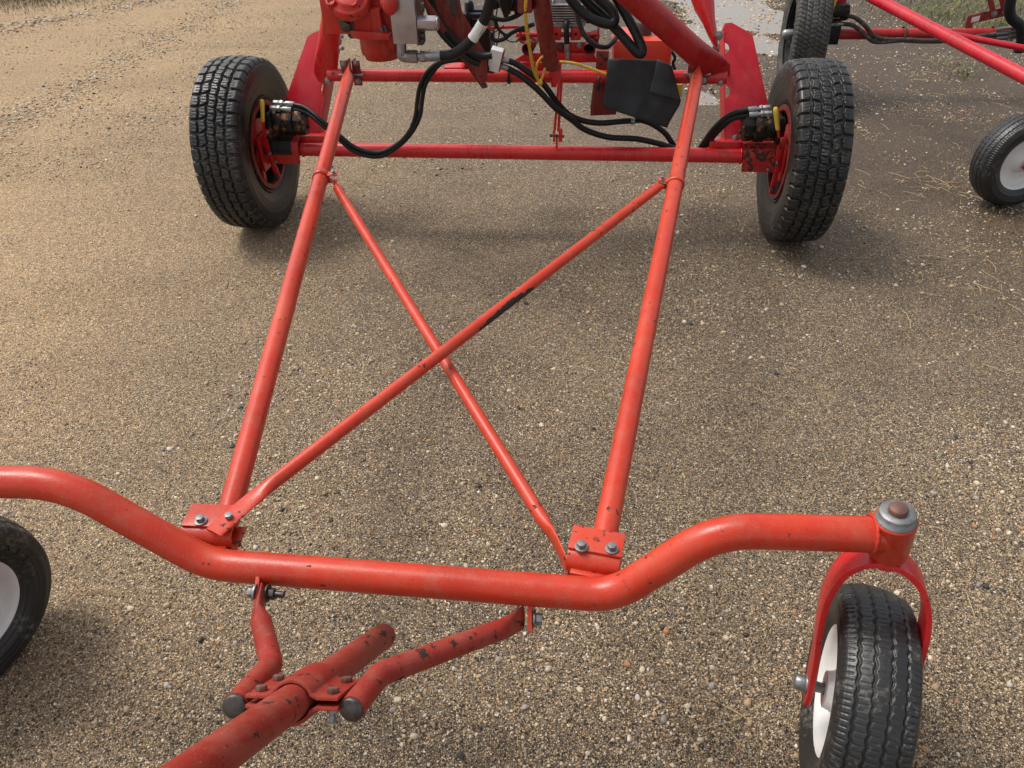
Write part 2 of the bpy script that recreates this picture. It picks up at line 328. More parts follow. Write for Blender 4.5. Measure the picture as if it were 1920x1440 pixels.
    c = mix(nt, 1., c, ramp(nt, dr.outputs[0], [(0, (1, 1, 1)), (.75, (1.34, 1.28, 1.18))]).outputs[0], 'MULTIPLY'); c = mix(nt, 1., c, ramp(nt, mr.outputs[0], [(.3, (1, 1, 1)), (.85, (.70, .66, .62))]).outputs[0], 'MULTIPLY'); L.new(c, b.inputs['Base Color'])
    ro = N(nt, 'ShaderNodeMapRange'); L.new(mr.outputs[0], ro.inputs[0]); ro.inputs[2].default_value = .62; ro.inputs[3].default_value = .88; ro.inputs[4].default_value = .55; L.new(ro.outputs[0], b.inputs['Roughness'])
    b.inputs['Specular IOR Level'].default_value = .35
    acc = None
    for h, amp in ((hs_[1][0], .0026), (hs_[2][0], .0040), (fin, .0050)):
        q = N(nt, 'ShaderNodeMath', operation='MULTIPLY_ADD'); L.new(h, q.inputs[0]); q.inputs[1].default_value = amp/.006
        if acc: L.new(acc, q.inputs[2])
        else: q.inputs[2].default_value = 0
        acc = q.outputs[0]
    bp = N(nt, 'ShaderNodeBump', Strength=1., Distance=.006); L.new(acc, bp.inputs['Height']); nrm = bp.outputs[0]
    L.new(nrm, b.inputs['Normal']); return mt
MT['ground'] = ground_mat()
ground = link('ground', gm, 'ground'); tag(ground, 'damp brown gravel yard with tan pebbles', None, None, 'structure')
# water in the hollows
wm = bpy.data.meshes.new('puddle_water'); pc = PUD[1][0]
mt, nt, b = nodes('muddy_water'); b.inputs['Base Color'].default_value = (.22, .19, .155, 1); b.inputs['Roughness'].default_value = .03; b.inputs['IOR'].default_value = 1.33
nz = N(nt, 'ShaderNodeTexNoise', Scale=14., Detail=3.); nt.links.new(wpos(nt), nz.inputs[0]); bp = N(nt, 'ShaderNodeBump', Strength=.03, Distance=.004); nt.links.new(nz.outputs[0], bp.inputs['Height']); nt.links.new(bp.outputs[0], b.inputs['Normal'])
a0 = PUD[4][0]; wm.from_pydata([(a0.x-.9, a0.y-.6, -.0175), (pc.x+1.4, a0.y-.6, -.0175), (pc.x+1.4, pc.y+4, -.0175), (a0.x-.9, pc.y+4, -.0175)], [], [(0, 1, 2, 3)]); wm.materials.append(mt)
tag(link('puddle_water', wm, None), 'shallow pale puddle reflecting the sky behind the right wheel', None, None, 'structure')
# loose stones: real pebbles scattered on the sheet
def stone_mat():
    mt, nt, b = nodes('pebble'); L = nt.links; oi = N(nt, 'ShaderNodeObjectInfo')
    t = ramp(nt, oi.outputs['Random'], [(0, (.035, .034, .035)), (.09, (.06, .056, .052)), (.10, (.26, .185, .11)), (.34, (.42, .30, .17)), (.54, (.46, .345, .21)), (.61, (.40, .20, .085)), (.655, (.28, .15, .10)), (.66, (.54, .44, .30)), (.88, (.66, .56, .42)), (.89, (.24, .22, .20)), (.95, (.36, .32, .28)), (1, (.76, .72, .64))])
    n = N(nt, 'ShaderNodeTexNoise', Scale=260., Detail=4.); L.new(wpos(nt), n.inputs[0])
    v = ramp(nt, n.outputs[0], [(.3, (.7,)*3), (.7, (1.15,)*3)]); L.new(mix(nt, 1., t.outputs[0], v.outputs[0], 'MULTIPLY'), b.inputs['Base Color'])
    b.inputs['Roughness'].default_value = .62; b.inputs['Specular IOR Level'].default_value = .4; return mt
smt = stone_mat(); protos = bpy.data.collections.new('stone_shapes')
for k in range(7):
    bm = bmesh.new(); bmesh.ops.create_icosphere(bm, subdivisions=2, radius=1)
    ax = Vector((random.gauss(0, 1), random.gauss(0, 1), random.gauss(0, 1))).normalized(); cuts = [(Vector((random.gauss(0, 1), random.gauss(0, 1), random.gauss(0, .8))).normalized(), random.uniform(.55, .85)) for _ in range(6)]
    el = (1, random.uniform(.6, .95), random.uniform(.42, .68))
    for v in bm.verts:
        for nn, dd in cuts:
            e = v.co.dot(nn)-dd
            if e > 0: v.co -= nn*e*.9
        v.co = Vector((v.co.x*el[0], v.co.y*el[1], v.co.z*el[2]))
    me = bpy.data.meshes.new('stone_shape'); bm.to_mesh(me); bm.free(); me.materials.append(smt)
    for p in me.polygons: p.use_smooth = k % 2 == 0
    protos.objects.link(bpy.data.objects.new('stone_shape', me))
def scatter():
    X, Y, S = [], [], []
    def put(n, x0, x1, y0, y1, lo, hi, pw, thr=.35):
        x = rng.uniform(x0, x1, n); y = rng.uniform(y0, y1, n)
        d = vnoise(x, y, 1.9, 21)*.6+vnoise(x, y, 6.5, 22)*.4
        dist = np.full(n, 9.)
        for a_, b_ in zip(RDG[:-1], RDG[1:]):
            ex, ey = b_.x-a_.x, b_.y-a_.y; t = np.clip(((x-a_.x)*ex+(y-a_.y)*ey)/(ex*ex+ey*ey), 0, 1); dist = np.minimum(dist, np.hypot(x-a_.x-t*ex, y-a_.y-t*ey))
        ridge = np.exp(-(dist/.13)**2)*1.3+np.exp(-((x-1.35-.05*y)/.45)**2)*.35
        k = rng.random(n) < np.clip((d-thr)*2.2+ridge*.6+.06, .03, 1)
        k &= np.abs(x) < y*.78+.75
        x, y = x[k], y[k]; s = lo+(hi-lo)*rng.random(len(x))**pw; X.append(x); Y.append(y); S.append(s)
    put(170000, -1.9, 2.1, .25, 2.3, .0013, .0052, 3.6, .40)
    put(120000, -3.3, 3.6, 2.3, 5.2, .0022, .0066, 3.6, .42)
    put(80000, -6, 6.2, 4.2, 10.5, .0040, .0110, 3.2, .42)
    t = rng.random(2600)*(len(RDG)-1); i = t.astype(int); f = t-i; RX = np.array([p.x for p in RDG]); RY = np.array([p.y for p in RDG])
    X.append(RX[i]*(1-f)+RX[i+1]*f+rng.normal(0, .13, 2600)); Y.append(RY[i]*(1-f)+RY[i+1]*f+rng.normal(0, .13, 2600)); S.append(.005+.009*rng.random(2600)**2)
    q = [G(px, py) for px, py in ((-40, 62), (130, 30), (330, -6))]; t = rng.random(800)*2; i = t.astype(int); f = t-i; RX = np.array([p.x for p in q]); RY = np.array([p.y for p in q])
    X.append(RX[i]*(1-f)+RX[i+1]*f+rng.normal(0, .10, 800)); Y.append(RY[i]*(1-f)+RY[i+1]*f+rng.normal(0, .12, 800)); S.append(.006+.015*rng.random(800)**2)
    x = rng.uniform(1., 3.6, 60000); y = rng.uniform(4.3, 10.5, 60000); k = rng.random(60000) < np.clip((puddle(x, y)+.15)*1.4, 0, 1)*np.clip(.25+vnoise(x, y, 2.7, 31), 0, 1)*.5
    X.append(x[k]); Y.append(y[k]); S.append(.006+.014*rng.random(k.sum())**2.2)
    put(5200, -1.9, 2.1, .3, 2.3, .0045, .0115, 2.4, .45); put(6000, -3.4, 4, 2.3, 6, .006, .0125, 2.4, .45)
    return np.concatenate(X), np.concatenate(Y), np.concatenate(S)
px_, py_, ps_ = scatter(); npt = len(px_)
pm = bpy.data.meshes.new('gravel'); pm.vertices.add(npt)
pm.vertices.foreach_set('co', np.stack([px_, py_, hgt(px_, py_)+ps_*.12], -1).astype(np.float32).ravel())
at = pm.attributes.new('scl', 'FLOAT', 'POINT'); at.data.foreach_set('value', ps_.astype(np.float32))
at = pm.attributes.new('rot', 'FLOAT_VECTOR', 'POINT'); at.data.foreach_set('vector', np.stack([rng.normal(0, .25, npt), rng.normal(0, .25, npt), rng.uniform(0, 6.28, npt)], -1).astype(np.float32).ravel())
grv = link('gravel', pm, None); tag(grv, 'loose tan, grey and rusty pebbles strewn over the yard', None, None, 'stuff')
ng = bpy.data.node_groups.new('scatter_stones', 'GeometryNodeTree'); ng.interface.new_socket('Geometry', in_out='INPUT', socket_type='NodeSocketGeometry'); ng.interface.new_socket('Geometry', in_out='OUTPUT', socket_type='NodeSocketGeometry')
gi, go = ng.nodes.new('NodeGroupInput'), ng.nodes.new('NodeGroupOutput')
ci = ng.nodes.new('GeometryNodeCollectionInfo'); ci.inputs['Collection'].default_value = protos; ci.inputs['Separate Children'].default_value = True; ci.inputs['Reset Children'].default_value = True
ip = ng.nodes.new('GeometryNodeInstanceOnPoints'); ip.inputs['Pick Instance'].default_value = True
a1 = ng.nodes.new('GeometryNodeInputNamedAttribute'); a1.data_type = 'FLOAT'; a1.inputs[0].default_value = 'scl'
a2 = ng.nodes.new('GeometryNodeInputNamedAttribute'); a2.data_type = 'FLOAT_VECTOR'; a2.inputs[0].default_value = 'rot'
er = ng.nodes.new('FunctionNodeEulerToRotation')
for q, w_ in ((gi.outputs[0], ip.inputs['Points']), (ci.outputs[0], ip.inputs['Instance']), (a2.outputs[0], er.inputs[0]), (er.outputs[0], ip.inputs['Rotation']), (a1.outputs[0], ip.inputs['Scale']), (ip.outputs[0], go.inputs[0])): ng.links.new(q, w_)
md = grv.modifiers.new('stones', 'NODES'); md.node_group = ng
# ================================================================== wheels
def tread_at(a, x, Np=58):                                   # all-terrain pattern: 1 = block, 0 = groove; a in pitches, x in -1..1
    ax_ = np.abs(x); sgn = np.where(x > 0, 1., -1.); a = a+np.where(x > 0, .5, 0.)
    tri = lambda t: np.abs(np.modf(t)[0]-.5)*2
    def line(d, w): return 1-sstep(w*.55, w, np.abs(d))
    zig = .035*(tri(a)-.5)*2
    g = line(ax_-.66-zig*.8, .075)+line(ax_-.22-zig, .075)
    fr = lambda t: np.abs(np.modf(t+1000)[0]-.5)            # .5 at integer
    gl = lambda t, w: sstep(.5-w, .5-w*.5, fr(t))
    sh = gl(a+.10*ax_, .13)*sstep(.64, .70, ax_)
    mid = gl(a+.35-1.1*(ax_-.22)+1.1*(ax_-.22)**2, .12)*sstep(.2, .25, ax_)*(1-sstep(.62, .66, ax_))
    cen = gl(a*2+.9*x, .11)*(1-sstep(.17, .21, ax_))*.55
    sip = (gl(a*4+.8*ax_+.12*np.sin(x*60), .12)*.22)*(1-sstep(.9, .95, ax_))
    return np.clip(1-np.clip(g, 0, 1)-sh-mid-cen, 0, 1)*(1-sip)
def tread_hwy(a, x):                                          # worn highway tyre
    ax_ = np.abs(x); tri = lambda t: np.abs(np.modf(t+1000)[0]-.5)*2
    z = .05*(tri(a*2)-.5)*2; line = lambda d, w: 1-sstep(w*.5, w, np.abs(d)); fr = lambda t: np.abs(np.modf(t+1000)[0]-.5); gl = lambda t, w: sstep(.5-w, .5-w*.5, fr(t))
    g = line(ax_-.62-z, .05)+line(ax_-.22+z, .05)
    return np.clip(1-np.clip(g, 0, 1)-gl(a*2+x*1.6, .14)*(ax_ > .25)*.9-gl(a*2-x, .1)*(ax_ < .22)*.6, 0, 1)
def tread_rib(a, x):                                          # zigzag ribs of a small trailer tyre
    tri = lambda t: np.abs(np.modf(t+1000)[0]-.5)*4-1; z = .030*np.sign(tri(a))*np.abs(tri(a))**.8
    line = lambda d, w: 1-sstep(w*.4, w, np.abs(d)); g = 0
    for c in (-.74, -.27, .24, .72): g = g+line(x-c-z, .055)
    fr = np.abs(np.modf(a*2+1000)[0]-.5); sip = sstep(.40, .47, fr)*.25*(np.abs(np.modf((x+1)*2.1)[0]-.5) > .18)
    sh = sstep(.38, .46, fr)*sstep(.86, .92, np.abs(x))*.6
    return np.clip(1-np.clip(g, 0, 1)-sip-sh, 0, 1)
def tyre_mesh(name, Rt, W, rim, pat, npitch, depth, nc, ntr, crown=.02):
    hw = W/2; tw = .80*hw; xs = np.linspace(-1, 1, ntr)
    tr = [(x*tw, Rt*(1-crown*x*x), x, 1.) for x in xs]; side = []
    for t in np.linspace(.04, 1, 28):                         # shoulder, bulge, bead
        an = t*math.pi/2
        if t < .42: q = t/.42; x = tw+(hw*1.0-tw)*math.sin(q*1.45); r = Rt*(1-crown)-(Rt*.14)*(1-math.cos(q*1.45)); wgt = 1. if q < .62 else 0.
        else: q = (t-.42)/.58; x = hw*(1-.24*q**2.2); r = Rt*(1-crown)-Rt*.125-(Rt*(1-crown)-Rt*.125-rim)*q; wgt = 0
        side.append((x, r, 1.0, wgt))
    prof = [(-x, r, -u, k) for x, r, u, k in side[::-1]]+tr+side
    pr = np.array(prof); m_ = len(pr); a = np.linspace(0, 1, nc, endpoint=False)
    A, K = np.meshgrid(a, np.arange(m_), indexing='ij'); px = pr[K, 0]; rr = pr[K, 1]; u = pr[K, 2]; wg = pr[K, 3]
    ext = u*(1+ (1-wg)*.0); h = pat(A*npitch, np.clip(ext, -1, 1)*.999)
    lug = 1-(1-h)*wg; rr = rr-depth*(1-lug)
    sw = (np.abs(u) >= 1) & (wg == 0)
    rn = (rr-rim)/(Rt-rim); px = px+np.sign(px)*np.where(sw, .0022*np.exp(-((rn-.60)/.025)**2)+.0018*np.exp(-((rn-.30)/.03)**2)+.0008*np.sin(rn*60), 0)
    Vv = np.stack([px, rr*np.sin(A*2*np.pi), rr*np.cos(A*2*np.pi)], -1).reshape(-1, 3)
    I = np.arange(nc*m_).reshape(nc, m_); J = np.roll(I, -1, 0)
    Ff = np.stack([I[:, :-1], J[:, :-1], J[:, 1:], I[:, 1:]], -1).reshape(-1, 4)
    me = bpy.data.meshes.new(name); fastmesh(me, Vv, Ff); return me
AT = tyre_mesh('tyre', .367, .215, .195, tread_at, 42, .0135, 1260, 90)
HW = tyre_mesh('tyre', .36, .205, .205, tread_hwy, 44, .006, 660, 52)
CT = tyre_mesh('tyre', .21, .132, .122, tread_rib, 58, .0048, 760, 66, .055)
def local_mesh(name, mat, fn, bevel=0):
    b = MB(); fn(b); me = bpy.data.meshes.new(name); me.from_pydata(b.v, [], b.f); me.polygons.foreach_set('use_smooth', b.sm)
    me.materials.append(MT[mat]); me.set_sharp_from_angle(angle=R(40)); me.update(); return me
X_ = Vector((1, 0, 0))
# +x is the outside of the wheel
def f_rim(b): b.lathe((0, 0, 0), X_, [(.086, .199), (.088, .206), (.080, .206), (.072, .190), (.03, .184), (-.03, .178), (-.06, .186), (-.076, .190), (-.084, .206), (-.092, .206), (-.089, .197), (-.078, .186), (-.055, .176), (.01, .172), (.018, .150), (.030, .120), (.045, .09), (.05, .06), (.05, .0)], 56)
RIM = local_mesh('wheel_rim', 'rimblack', f_rim)
def f_ring(b):
    n = 92; ri, ro, x0, x1 = .166, .190, -.092, -.080; vs = []
    for k in range(n*2):
        an = 2*math.pi*k/(n*2); r = ri+(.009 if k % 2 else 0)
        for x, q in ((x0, r), (x0, ro), (x1, ro), (x1, r)): vs.append((x, q*math.sin(an), q*math.cos(an)))
    fs = []; t = n*2
    for k in range(t):
        i, j = k*4, ((k+1) % t)*4
        fs += [(i+c, j+c, j+(c+1) % 4, i+(c+1) % 4) for c in range(4)]
    b.add(vs, fs)
RING = local_mesh('ring_gear', 'dull', f_ring)
def f_hub(b):
    b.lathe((0, 0, 0), X_, [(-.09, .0), (-.09, .035), (.04, .05), (.052, .05), (.052, .03), (.10, .028), (.108, .02), (.11, 0)], 24)
    for k in range(6):
        an = k*math.pi/3; p = Vector((.045, .07*math.cos(an), .07*math.sin(an))); b.hexa(p, p+Vector((.016, 0, 0)), .011)
HUB = local_mesh('hub', 'darksteel', f_hub)
def f_crim(b):                                               # white one-piece trailer rim, same on both sides
    for s in (1, -1):
        pr = [(.046, .127), (.052, .130), (.050, .121), (.040, .112), (.026, .108), (.018, .10), (.014, .075), (.016, .055), (.030, .045), (.046, .036), (.055, .034), (.056, .012)]
        b.lathe((0, 0, 0), X_*s, pr, 48)
CRIM = local_mesh('wheel_rim', 'white', f_crim)
def wheel(name, parent, c, yaw, tyre, rim, tmat, camber=0, extra=(), roll=0, label=None):
    rot = Matrix.Rotation(yaw, 4, 'Z') @ Matrix.Rotation(camber, 4, 'Y') @ Matrix.Rotation(roll, 4, 'X')
    r = link(name, rim, None, parent, c, rot)
    if label: r['label'] = label
    link('tyre', tyre, tmat, r, c, rot)
    for nm, me in extra: link(nm, me, None, r, c, rot)
    return r
# ================================================================== the grain auger transport
mach = empty('auger_transport', O, 'red wheeled auger transport frame with crossed braces, filling the picture', 'farm machine')
for s in (-1, 1):
    wheel('drive_wheel', mach, M(s*HT, 0, .367), PSI+(0 if s > 0 else math.pi), AT, RIM, 'tyre', extra=(('ring_gear', RING), ('hub', HUB)), roll=.4+s)
# main axle tube and the tie tube above it
axle = MB().sweep([M(-1.06, 0, AZ), M(1.06, 0, AZ)], .0305, 24).build('axle_tube', 'red', mach)
tie = MB().sweep([V(616, 140.5, 0), V(1362, 145, 0)], .0255, 24).build('cross_tube', 'red', mach)
# long side tubes, flattened at the rear
TA, TB = G(431, 958, .425), V(657, 131, -.035); RA, RB = G(1138, 985, .425), V(1310, 129, -.035)
def sidetube(A, B, nm='side_tube'):
    A = A-(B-A).normalized()*.045
    L_ = (B-A).length; t = (B-A).normalized(); ks = [0, .2, .5, .8, .945, .955, .965, .975, .985, 1.]
    rd = [.0245]*5+[(.0245, .0245), (.027, .021), (.030, .013), (.031, .007), (.031, .0055)]
    return MB().sweep([A+t*(L_*k) for k in ks], rd, 24, ref=dZ).build(nm, 'orange', mach)
tl = sidetube(TA, TB); tr_ = sidetube(RA, RB)
# rear brackets of the side tubes
for Bp, s in ((TB, -1), (RB, 1)):
    c = Bp+dY*.006
    br = MB().box(c-dX*.024-dZ*.006, dX, dY, dZ, .034, .006, .082).box(c+dX*.024-dZ*.014, dX, dY, dZ, .034, .006, .098).box(c+dX*.012+dY*.02, dX, dY, dZ, .006, .045, .07).box(c-dX*.012+dY*.02, dX, dY, dZ, .006, .045, .07).build('tube_bracket', 'dull', mach, bevel=.001)
    for a, b_ in ((-.026, .024), (.026, .024), (-.026, -.026), (.026, -.045)): bolt(br, c+dX*a+dZ*b_-dY*.003, -dY, .0075)
    MB().cyl(c-dX*.055-dZ*.022, c+dX*.05-dZ*.022, .006, 10).build('bolt', 'steel', br)
# front axle: one tube with a dropped centre
PA = [G(-140, 902, .575), G(118, 905, .575), G(392, 1058, .415), G(1150, 1117, .418), G(1345, 994, .578), G(1672, 1003, .578)]
fpath = fillet(PA, [.25, .16, .125, .17], 14); RF = .0305
front = MB().sweep(fpath, RF, 28, ref=dY).build('front_axle', 'orange', mach)
hL, hR = PA[0], PA[-1]
fx = (PA[3]-PA[2]).normalized(); fy = Vector((-fx.y, fx.x, 0)).normalized()
for sgn in (-1, 1): weld(M(sgn*.953, 0, AZ), dX, .0315, axle, 'red')
# U-bent clamps that hold the side tubes
def clamp(c, along, w, label=None):
    a = Vector(along).normalized(); f = a.cross(dZ).normalized(); f = f if f.y < 0 else -f     # f: towards the front axle
    th = .005; prof = [(-.028, .030), (.018, .030)]+[(.018+.027*math.sin(q), .003+.027*math.cos(q)) for q in np.linspace(.3, 2.9, 9)]+[(.018, -.024), (-.028, -.026)]
    inn = [(x-(.0 if abs(z) > .024 else th)*(1 if x > 0 else 0), z-th*(1 if z > .003 else -1)) for x, z in prof]
    vs = []; n = len(prof)
    for k in (-.5, .5):
        for x, z in prof: vs.append(c+f*x+dZ*z+a*(k*w))
        for x, z in inn: vs.append(c+f*x+dZ*z+a*(k*w))
    fs = []
    for i in range(n-1): fs += [(i, i+1, 2*n+i+1, 2*n+i), (n+i+1, n+i, 3*n+i, 3*n+i+1), (i+1, i, n+i, n+i+1), (2*n+i, 2*n+i+1, 3*n+i+1, 3*n+i)]
    fs += [(0, 2*n, 3*n, n), (n-1, 2*n-1, 4*n-1, 3*n-1)]
    cb = MB().add(vs, fs).box(c-f*.004+dZ*.0335, a, f, dZ, w*1.02, .058, .0055)
    MB.box(cb, c+f*.046-dZ*.012, a, f, dZ, w*.8, .02, .03)
    return cb.build('tube_clamp', 'orange', mach, bevel=.0012), f
cl, f1 = clamp(G(404, 992, .425), G(440, 993, .425)-G(362, 990, .425), .100)
cr_, f2 = clamp(G(1117, 1040, .425), G(1160, 1040, .425)-G(1075, 1024, .425), .098)
bolt(cl, G(377, 977, .462), dZ, .0085, 'dullzinc'); bolt(cr_, G(1090, 1026, .462), dZ, .0085, 'dullzinc'); bolt(cr_, G(1147, 1030, .462), dZ, .0085, 'dullzinc')
MB().cyl(G(420, 1022, .40), G(441, 1030, .40), .0065, 12).cyl(G(436, 1024, .402), G(452, 1018, .402), .006, 12).build('cotter_pin', 'oldsteel', cl)
# crossed braces
def brace(A, K, B, flatref, rad=.0148, flat=(.021, .004), mat='orange'):
    t = (B-K).normalized(); L_ = (B-K).length
    P = [A, A.lerp(K, .75), K+t*.012, K+t*.03, K+t*.055]+[K+t*(L_*q) for q in (.3, .6, .9)]+[B-t*.03, B-t*.016, B]
    rd = [flat, flat, (flat[0]*.97, flat[1]*1.6), (rad*1.15, rad*.75), rad, rad, rad, rad, rad, (rad*1.15, rad*.6), (rad*1.3, .005)]
    return MB().sweep(P, rd, 20, ref=flatref).build('cross_brace', mat, mach)
def on_tube(A, B, py):                                       # point of a side tube at photo row py
    lo, hi = 0., 1.
    for _ in range(40):
        k = (lo+hi)/2; p = A.lerp(B, k); v = p-cO; y = 720-FPX*v.dot(cU)/v.dot(cF)
        if y > py: lo = k
        else: hi = k
    return A.lerp(B, lo)
cL, cRr = on_tube(TA, TB, 333), on_tube(RA, RB, 345)
tL, tR = (TB-TA).normalized(), (RB-RA).normalized()
latL = tL.cross(dZ).normalized(); latR = tR.cross(dZ).normalized()
q0, q1 = G(474, 934, .464), cRr-latR*.042-dZ*.004; qd = (q1-q0).normalized(); qc = on_tube(q0, q1, 572); qs = qd.cross(dZ).normalized()
MT['scuffed'] = paint('paint_scuffed_orange_red', (.50, .034, .012), chip=.69, dust=.30, rough=.28, spec=.42, scuff=(qc, qd, (qs*.9-dZ*.25).normalized(), .15))
b1 = brace(G(400, 999, .464), G(474, 934, .464), cRr-latR*.042-dZ*.004, (G(424, 990, .464)-G(404, 972, .464)), rad=.0150, mat='scuffed')
b2 = brace(G(1068, 1074, .395), G(1040, 1010, .400), cL+latL*.042-dZ*.026, dZ, rad=.0145, flat=(.024, .004))
bolt(b1, G(430, 970, .469), dZ, .008, 'dullzinc', washer=False)
for c, t, l, s in ((cL, tL, latL, 1), (cRr, tR, latR, -1)):
    up = l.cross(t).normalized(); up = up if up.z > 0 else -up
    kb = MB()
    rg = [(-.013, .0278), (.013, .0278), (.013, .0249), (-.013, .0249)]
    kb.lathe(c, t, rg, 28, smooth=True, close=True)
    kb.box(c+l*(s*.038)+up*.012, l, t, up, .036, .026, .0035); kb.box(c+l*(s*.036)-up*.012, l, t, up, .030, .026, .0035)
    k_ = kb.build('clamp_collar', 'orange', mach); bolt(k_, c+l*(s*.043)+up*.0138, up, .0062)
# caster assemblies
def caster(head, wc, yaw, roll=0., label=None, tilt=Vector((0, 0, 1)), fr=.082):
    up = Vector(tilt).normalized(); l = Vector((math.cos(yaw), math.sin(yaw), 0)); wc = Vector(wc)
    hd = MB().lathe(head, up, [(-.046, .0), (-.046, .030), (-.04, .0325), (.034, .0335), (.038, .034), (.039, .026), (.038, 0)], 32).build('king_pin_housing', 'orange', mach)
    MB().lathe(head+up*.0385, up, [(0, .031), (.003, .0312), (.003, .0285), (.016, .0285), (.018, .027), (.018, .014)], 32).build('washer', 'dullzinc', hd)
    MB().lathe(head+up*.0385, up, [(.016, .0150), (.026, .0150), (.0285, .013), (.029, 0)], 24).build('king_pin', 'oldsteel', hd)
    ax_in = (O-head); ax_in.z = 0; ax_in -= dY*ax_in.dot(dY); weld(head+ax_in.normalized()*.0335, ax_in, .0315, hd, 'orange')
    top = head-up*.054; wv = (top-wc); wv -= l*wv.dot(l); hgt_ = wv.length; wv.normalize(); fw = l.cross(wv)
    # flat bar bent into an arch over the tyre
    P = [(-fr, -.035), (-fr, 0), (-fr, hgt_*.28), (-fr*1.03, hgt_*.48), (-fr*1.0, hgt_*.68), (-fr*.80, hgt_*.86), (-fr*.45, hgt_*.965), (0, hgt_)]
    P = P+[(-x, y) for x, y in P[-2::-1]]
    path = smoothpath([wc+l*x+wv*y+l*((top-wc).dot(l))*max(0, min(1, y/hgt_)) for x, y in P], 5)
    n = len(path); vs = []; fs = []
    for i, p in enumerate(path):
        t = (path[min(i+1, n-1)]-path[max(i-1, 0)]).normalized(); nrm = t.cross(fw).normalized()
        hwd = .032*(min(1, (min(i, n-1-i)+2)/7.)*.5+.5)
        for a, b_ in ((-1, -1), (1, -1), (1, 1), (-1, 1)): vs.append(p+nrm*(.005*a)+fw*(hwd*b_))
    for i in range(n-1):
        for k in range(4): fs.append((i*4+k, (i+1)*4+k, (i+1)*4+(k+1) % 4, i*4+(k+1) % 4))
    fs += [(0, 1, 2, 3), (n*4-1, n*4-2, n*4-3, n*4-4)]
    fk = MB().add(vs, fs).build('fork', 'red', mach, bevel=.001)
    MB().lathe(top-up*.004, up, [(-.006, .026), (.004, .022), (.012, .020)], 20).build('weld', 'red', fk)
    whl = wheel('caster_wheel', mach, wc, yaw, CT, CRIM, 'tyre3', roll=roll, label=label)
    ax = MB().cyl(wc-l*(fr+.008), wc+l*(fr+.008), .010, 14)
    for s in (-1, 1): ax.lathe(wc+l*(s*(fr+.005)), l*s, [(0, .017), (.004, .017), (.004, .0155), (.020, .0145), (.023, .012), (.023, 0)], 18)
    ax.build('wheel_bolt', 'steel', whl)
    st = wc-l*.02; an = .75
    q = wv*math.cos(an)+fw*math.sin(an); MB().cyl(wc-l*.022+q*.105, wc-l*.044+q*.097, .006, 10).build('valve_stem', 'black', whl)
    return fk
caster(hR, (.632, .79, .208), -.335, tilt=(-.10, .0, 1))
LW = Vector((-1.225, 1.048, .208))
caster(hL, LW, -.42, roll=2., tilt=(-.05, .02, 1))
lt = MB(); W_ = [o for o in mach.children if o.name.startswith('caster_wheel')][-1]; rotL = Matrix.Rotation(-.42, 4, 'Z')
for k, chv in enumerate('CARLISLE'):                            # raised letters on the sidewall
    cu = bpy.data.curves.new('letter', 'FONT'); cu.body = chv; cu.size = .027; cu.extrude = .0012; cu.align_x = 'CENTER'
    tmp = bpy.data.objects.new('letter', cu); me = tmp.to_mesh(); phi = R(2+11.5*k); q = []
    for v in me.vertices:
        lx, ly, lz = v.co; er_, et = Vector((0, math.sin(phi), math.cos(phi))), Vector((0, math.cos(phi), -math.sin(phi)))
        q.append(LW+(rotL @ (er_*(.146+ly)+et*lx+Vector((.0662+lz, 0, 0)))))
    lt.add(q, [tuple(p.vertices) for p in me.polygons]); tmp.to_mesh_clear(); bpy.data.objects.remove(tmp); bpy.data.curves.remove(cu)
lt.build('tyre_lettering', 'tyre3', W_)
# ------------------------------------------------------------------ tow pole and its two arms
pf, pn = D(720, 1192, 1.50), D(403, 1421, .845); pax = (pf-pn).normalized()
eL, eR = D(441, 1323, 1.07), D(660, 1329, 1.055)
pole = MB().sweep([pn-pax*.22, pn, pn+pax*.2, pf-pax*.004, pf], [.0245, .0245, .0245, .0245, .0225], 28, ref=dX).build('tow_pole', 'worn', mach, 'worn red tow pole reaching towards the viewer')
lat = (eR-eL).normalized(); lat = (lat-pax*lat.dot(pax)).normalized(); upv = lat.cross(pax).normalized(); upv = upv if upv.z > 0 else -upv
# the arms: flattened at the lug, bent towards the pole, capped at the free end
def arm(pts, flatn, rad=.0182):
    P = [Vector(p) for p in pts]; t1 = (P[2]-P[1]).normalized(); path = [P[0], P[0].lerp(P[1], .5), P[1]-t1*.004, P[1]+t1*.012, P[1]+t1*.03]+fillet([P[1]+t1*.032]+P[2:], .035, 7)
    n = len(path); rd = [(.025, .0045), (.025, .005), (.0225, .010), (.020, .0145)]+[rad]*(n-4)
    a = MB().sweep(path, rd, 22, ref=flatn).build('tow_arm', 'worn', mach)
    t = (P[-1]-P[-2]).normalized()
    MB().lathe(P[-1], t, [(-.002, rad*.93), (.004, rad*.93), (.006, rad*.82), (.0065, 0)], 24).build('end_cap', 'darksteel', a)
    return a
lgL, lgR = D(494, 1112, 1.425), D(981, 1158, 1.415)
aL = arm([lgL, D(486, 1152, 1.375), D(509, 1246, 1.215), eL], Vector((0, .35, 1)))
aR = arm([lgR, D(950, 1176, 1.385), D(712, 1264, 1.15), eR], Vector((0, .35, 1)))
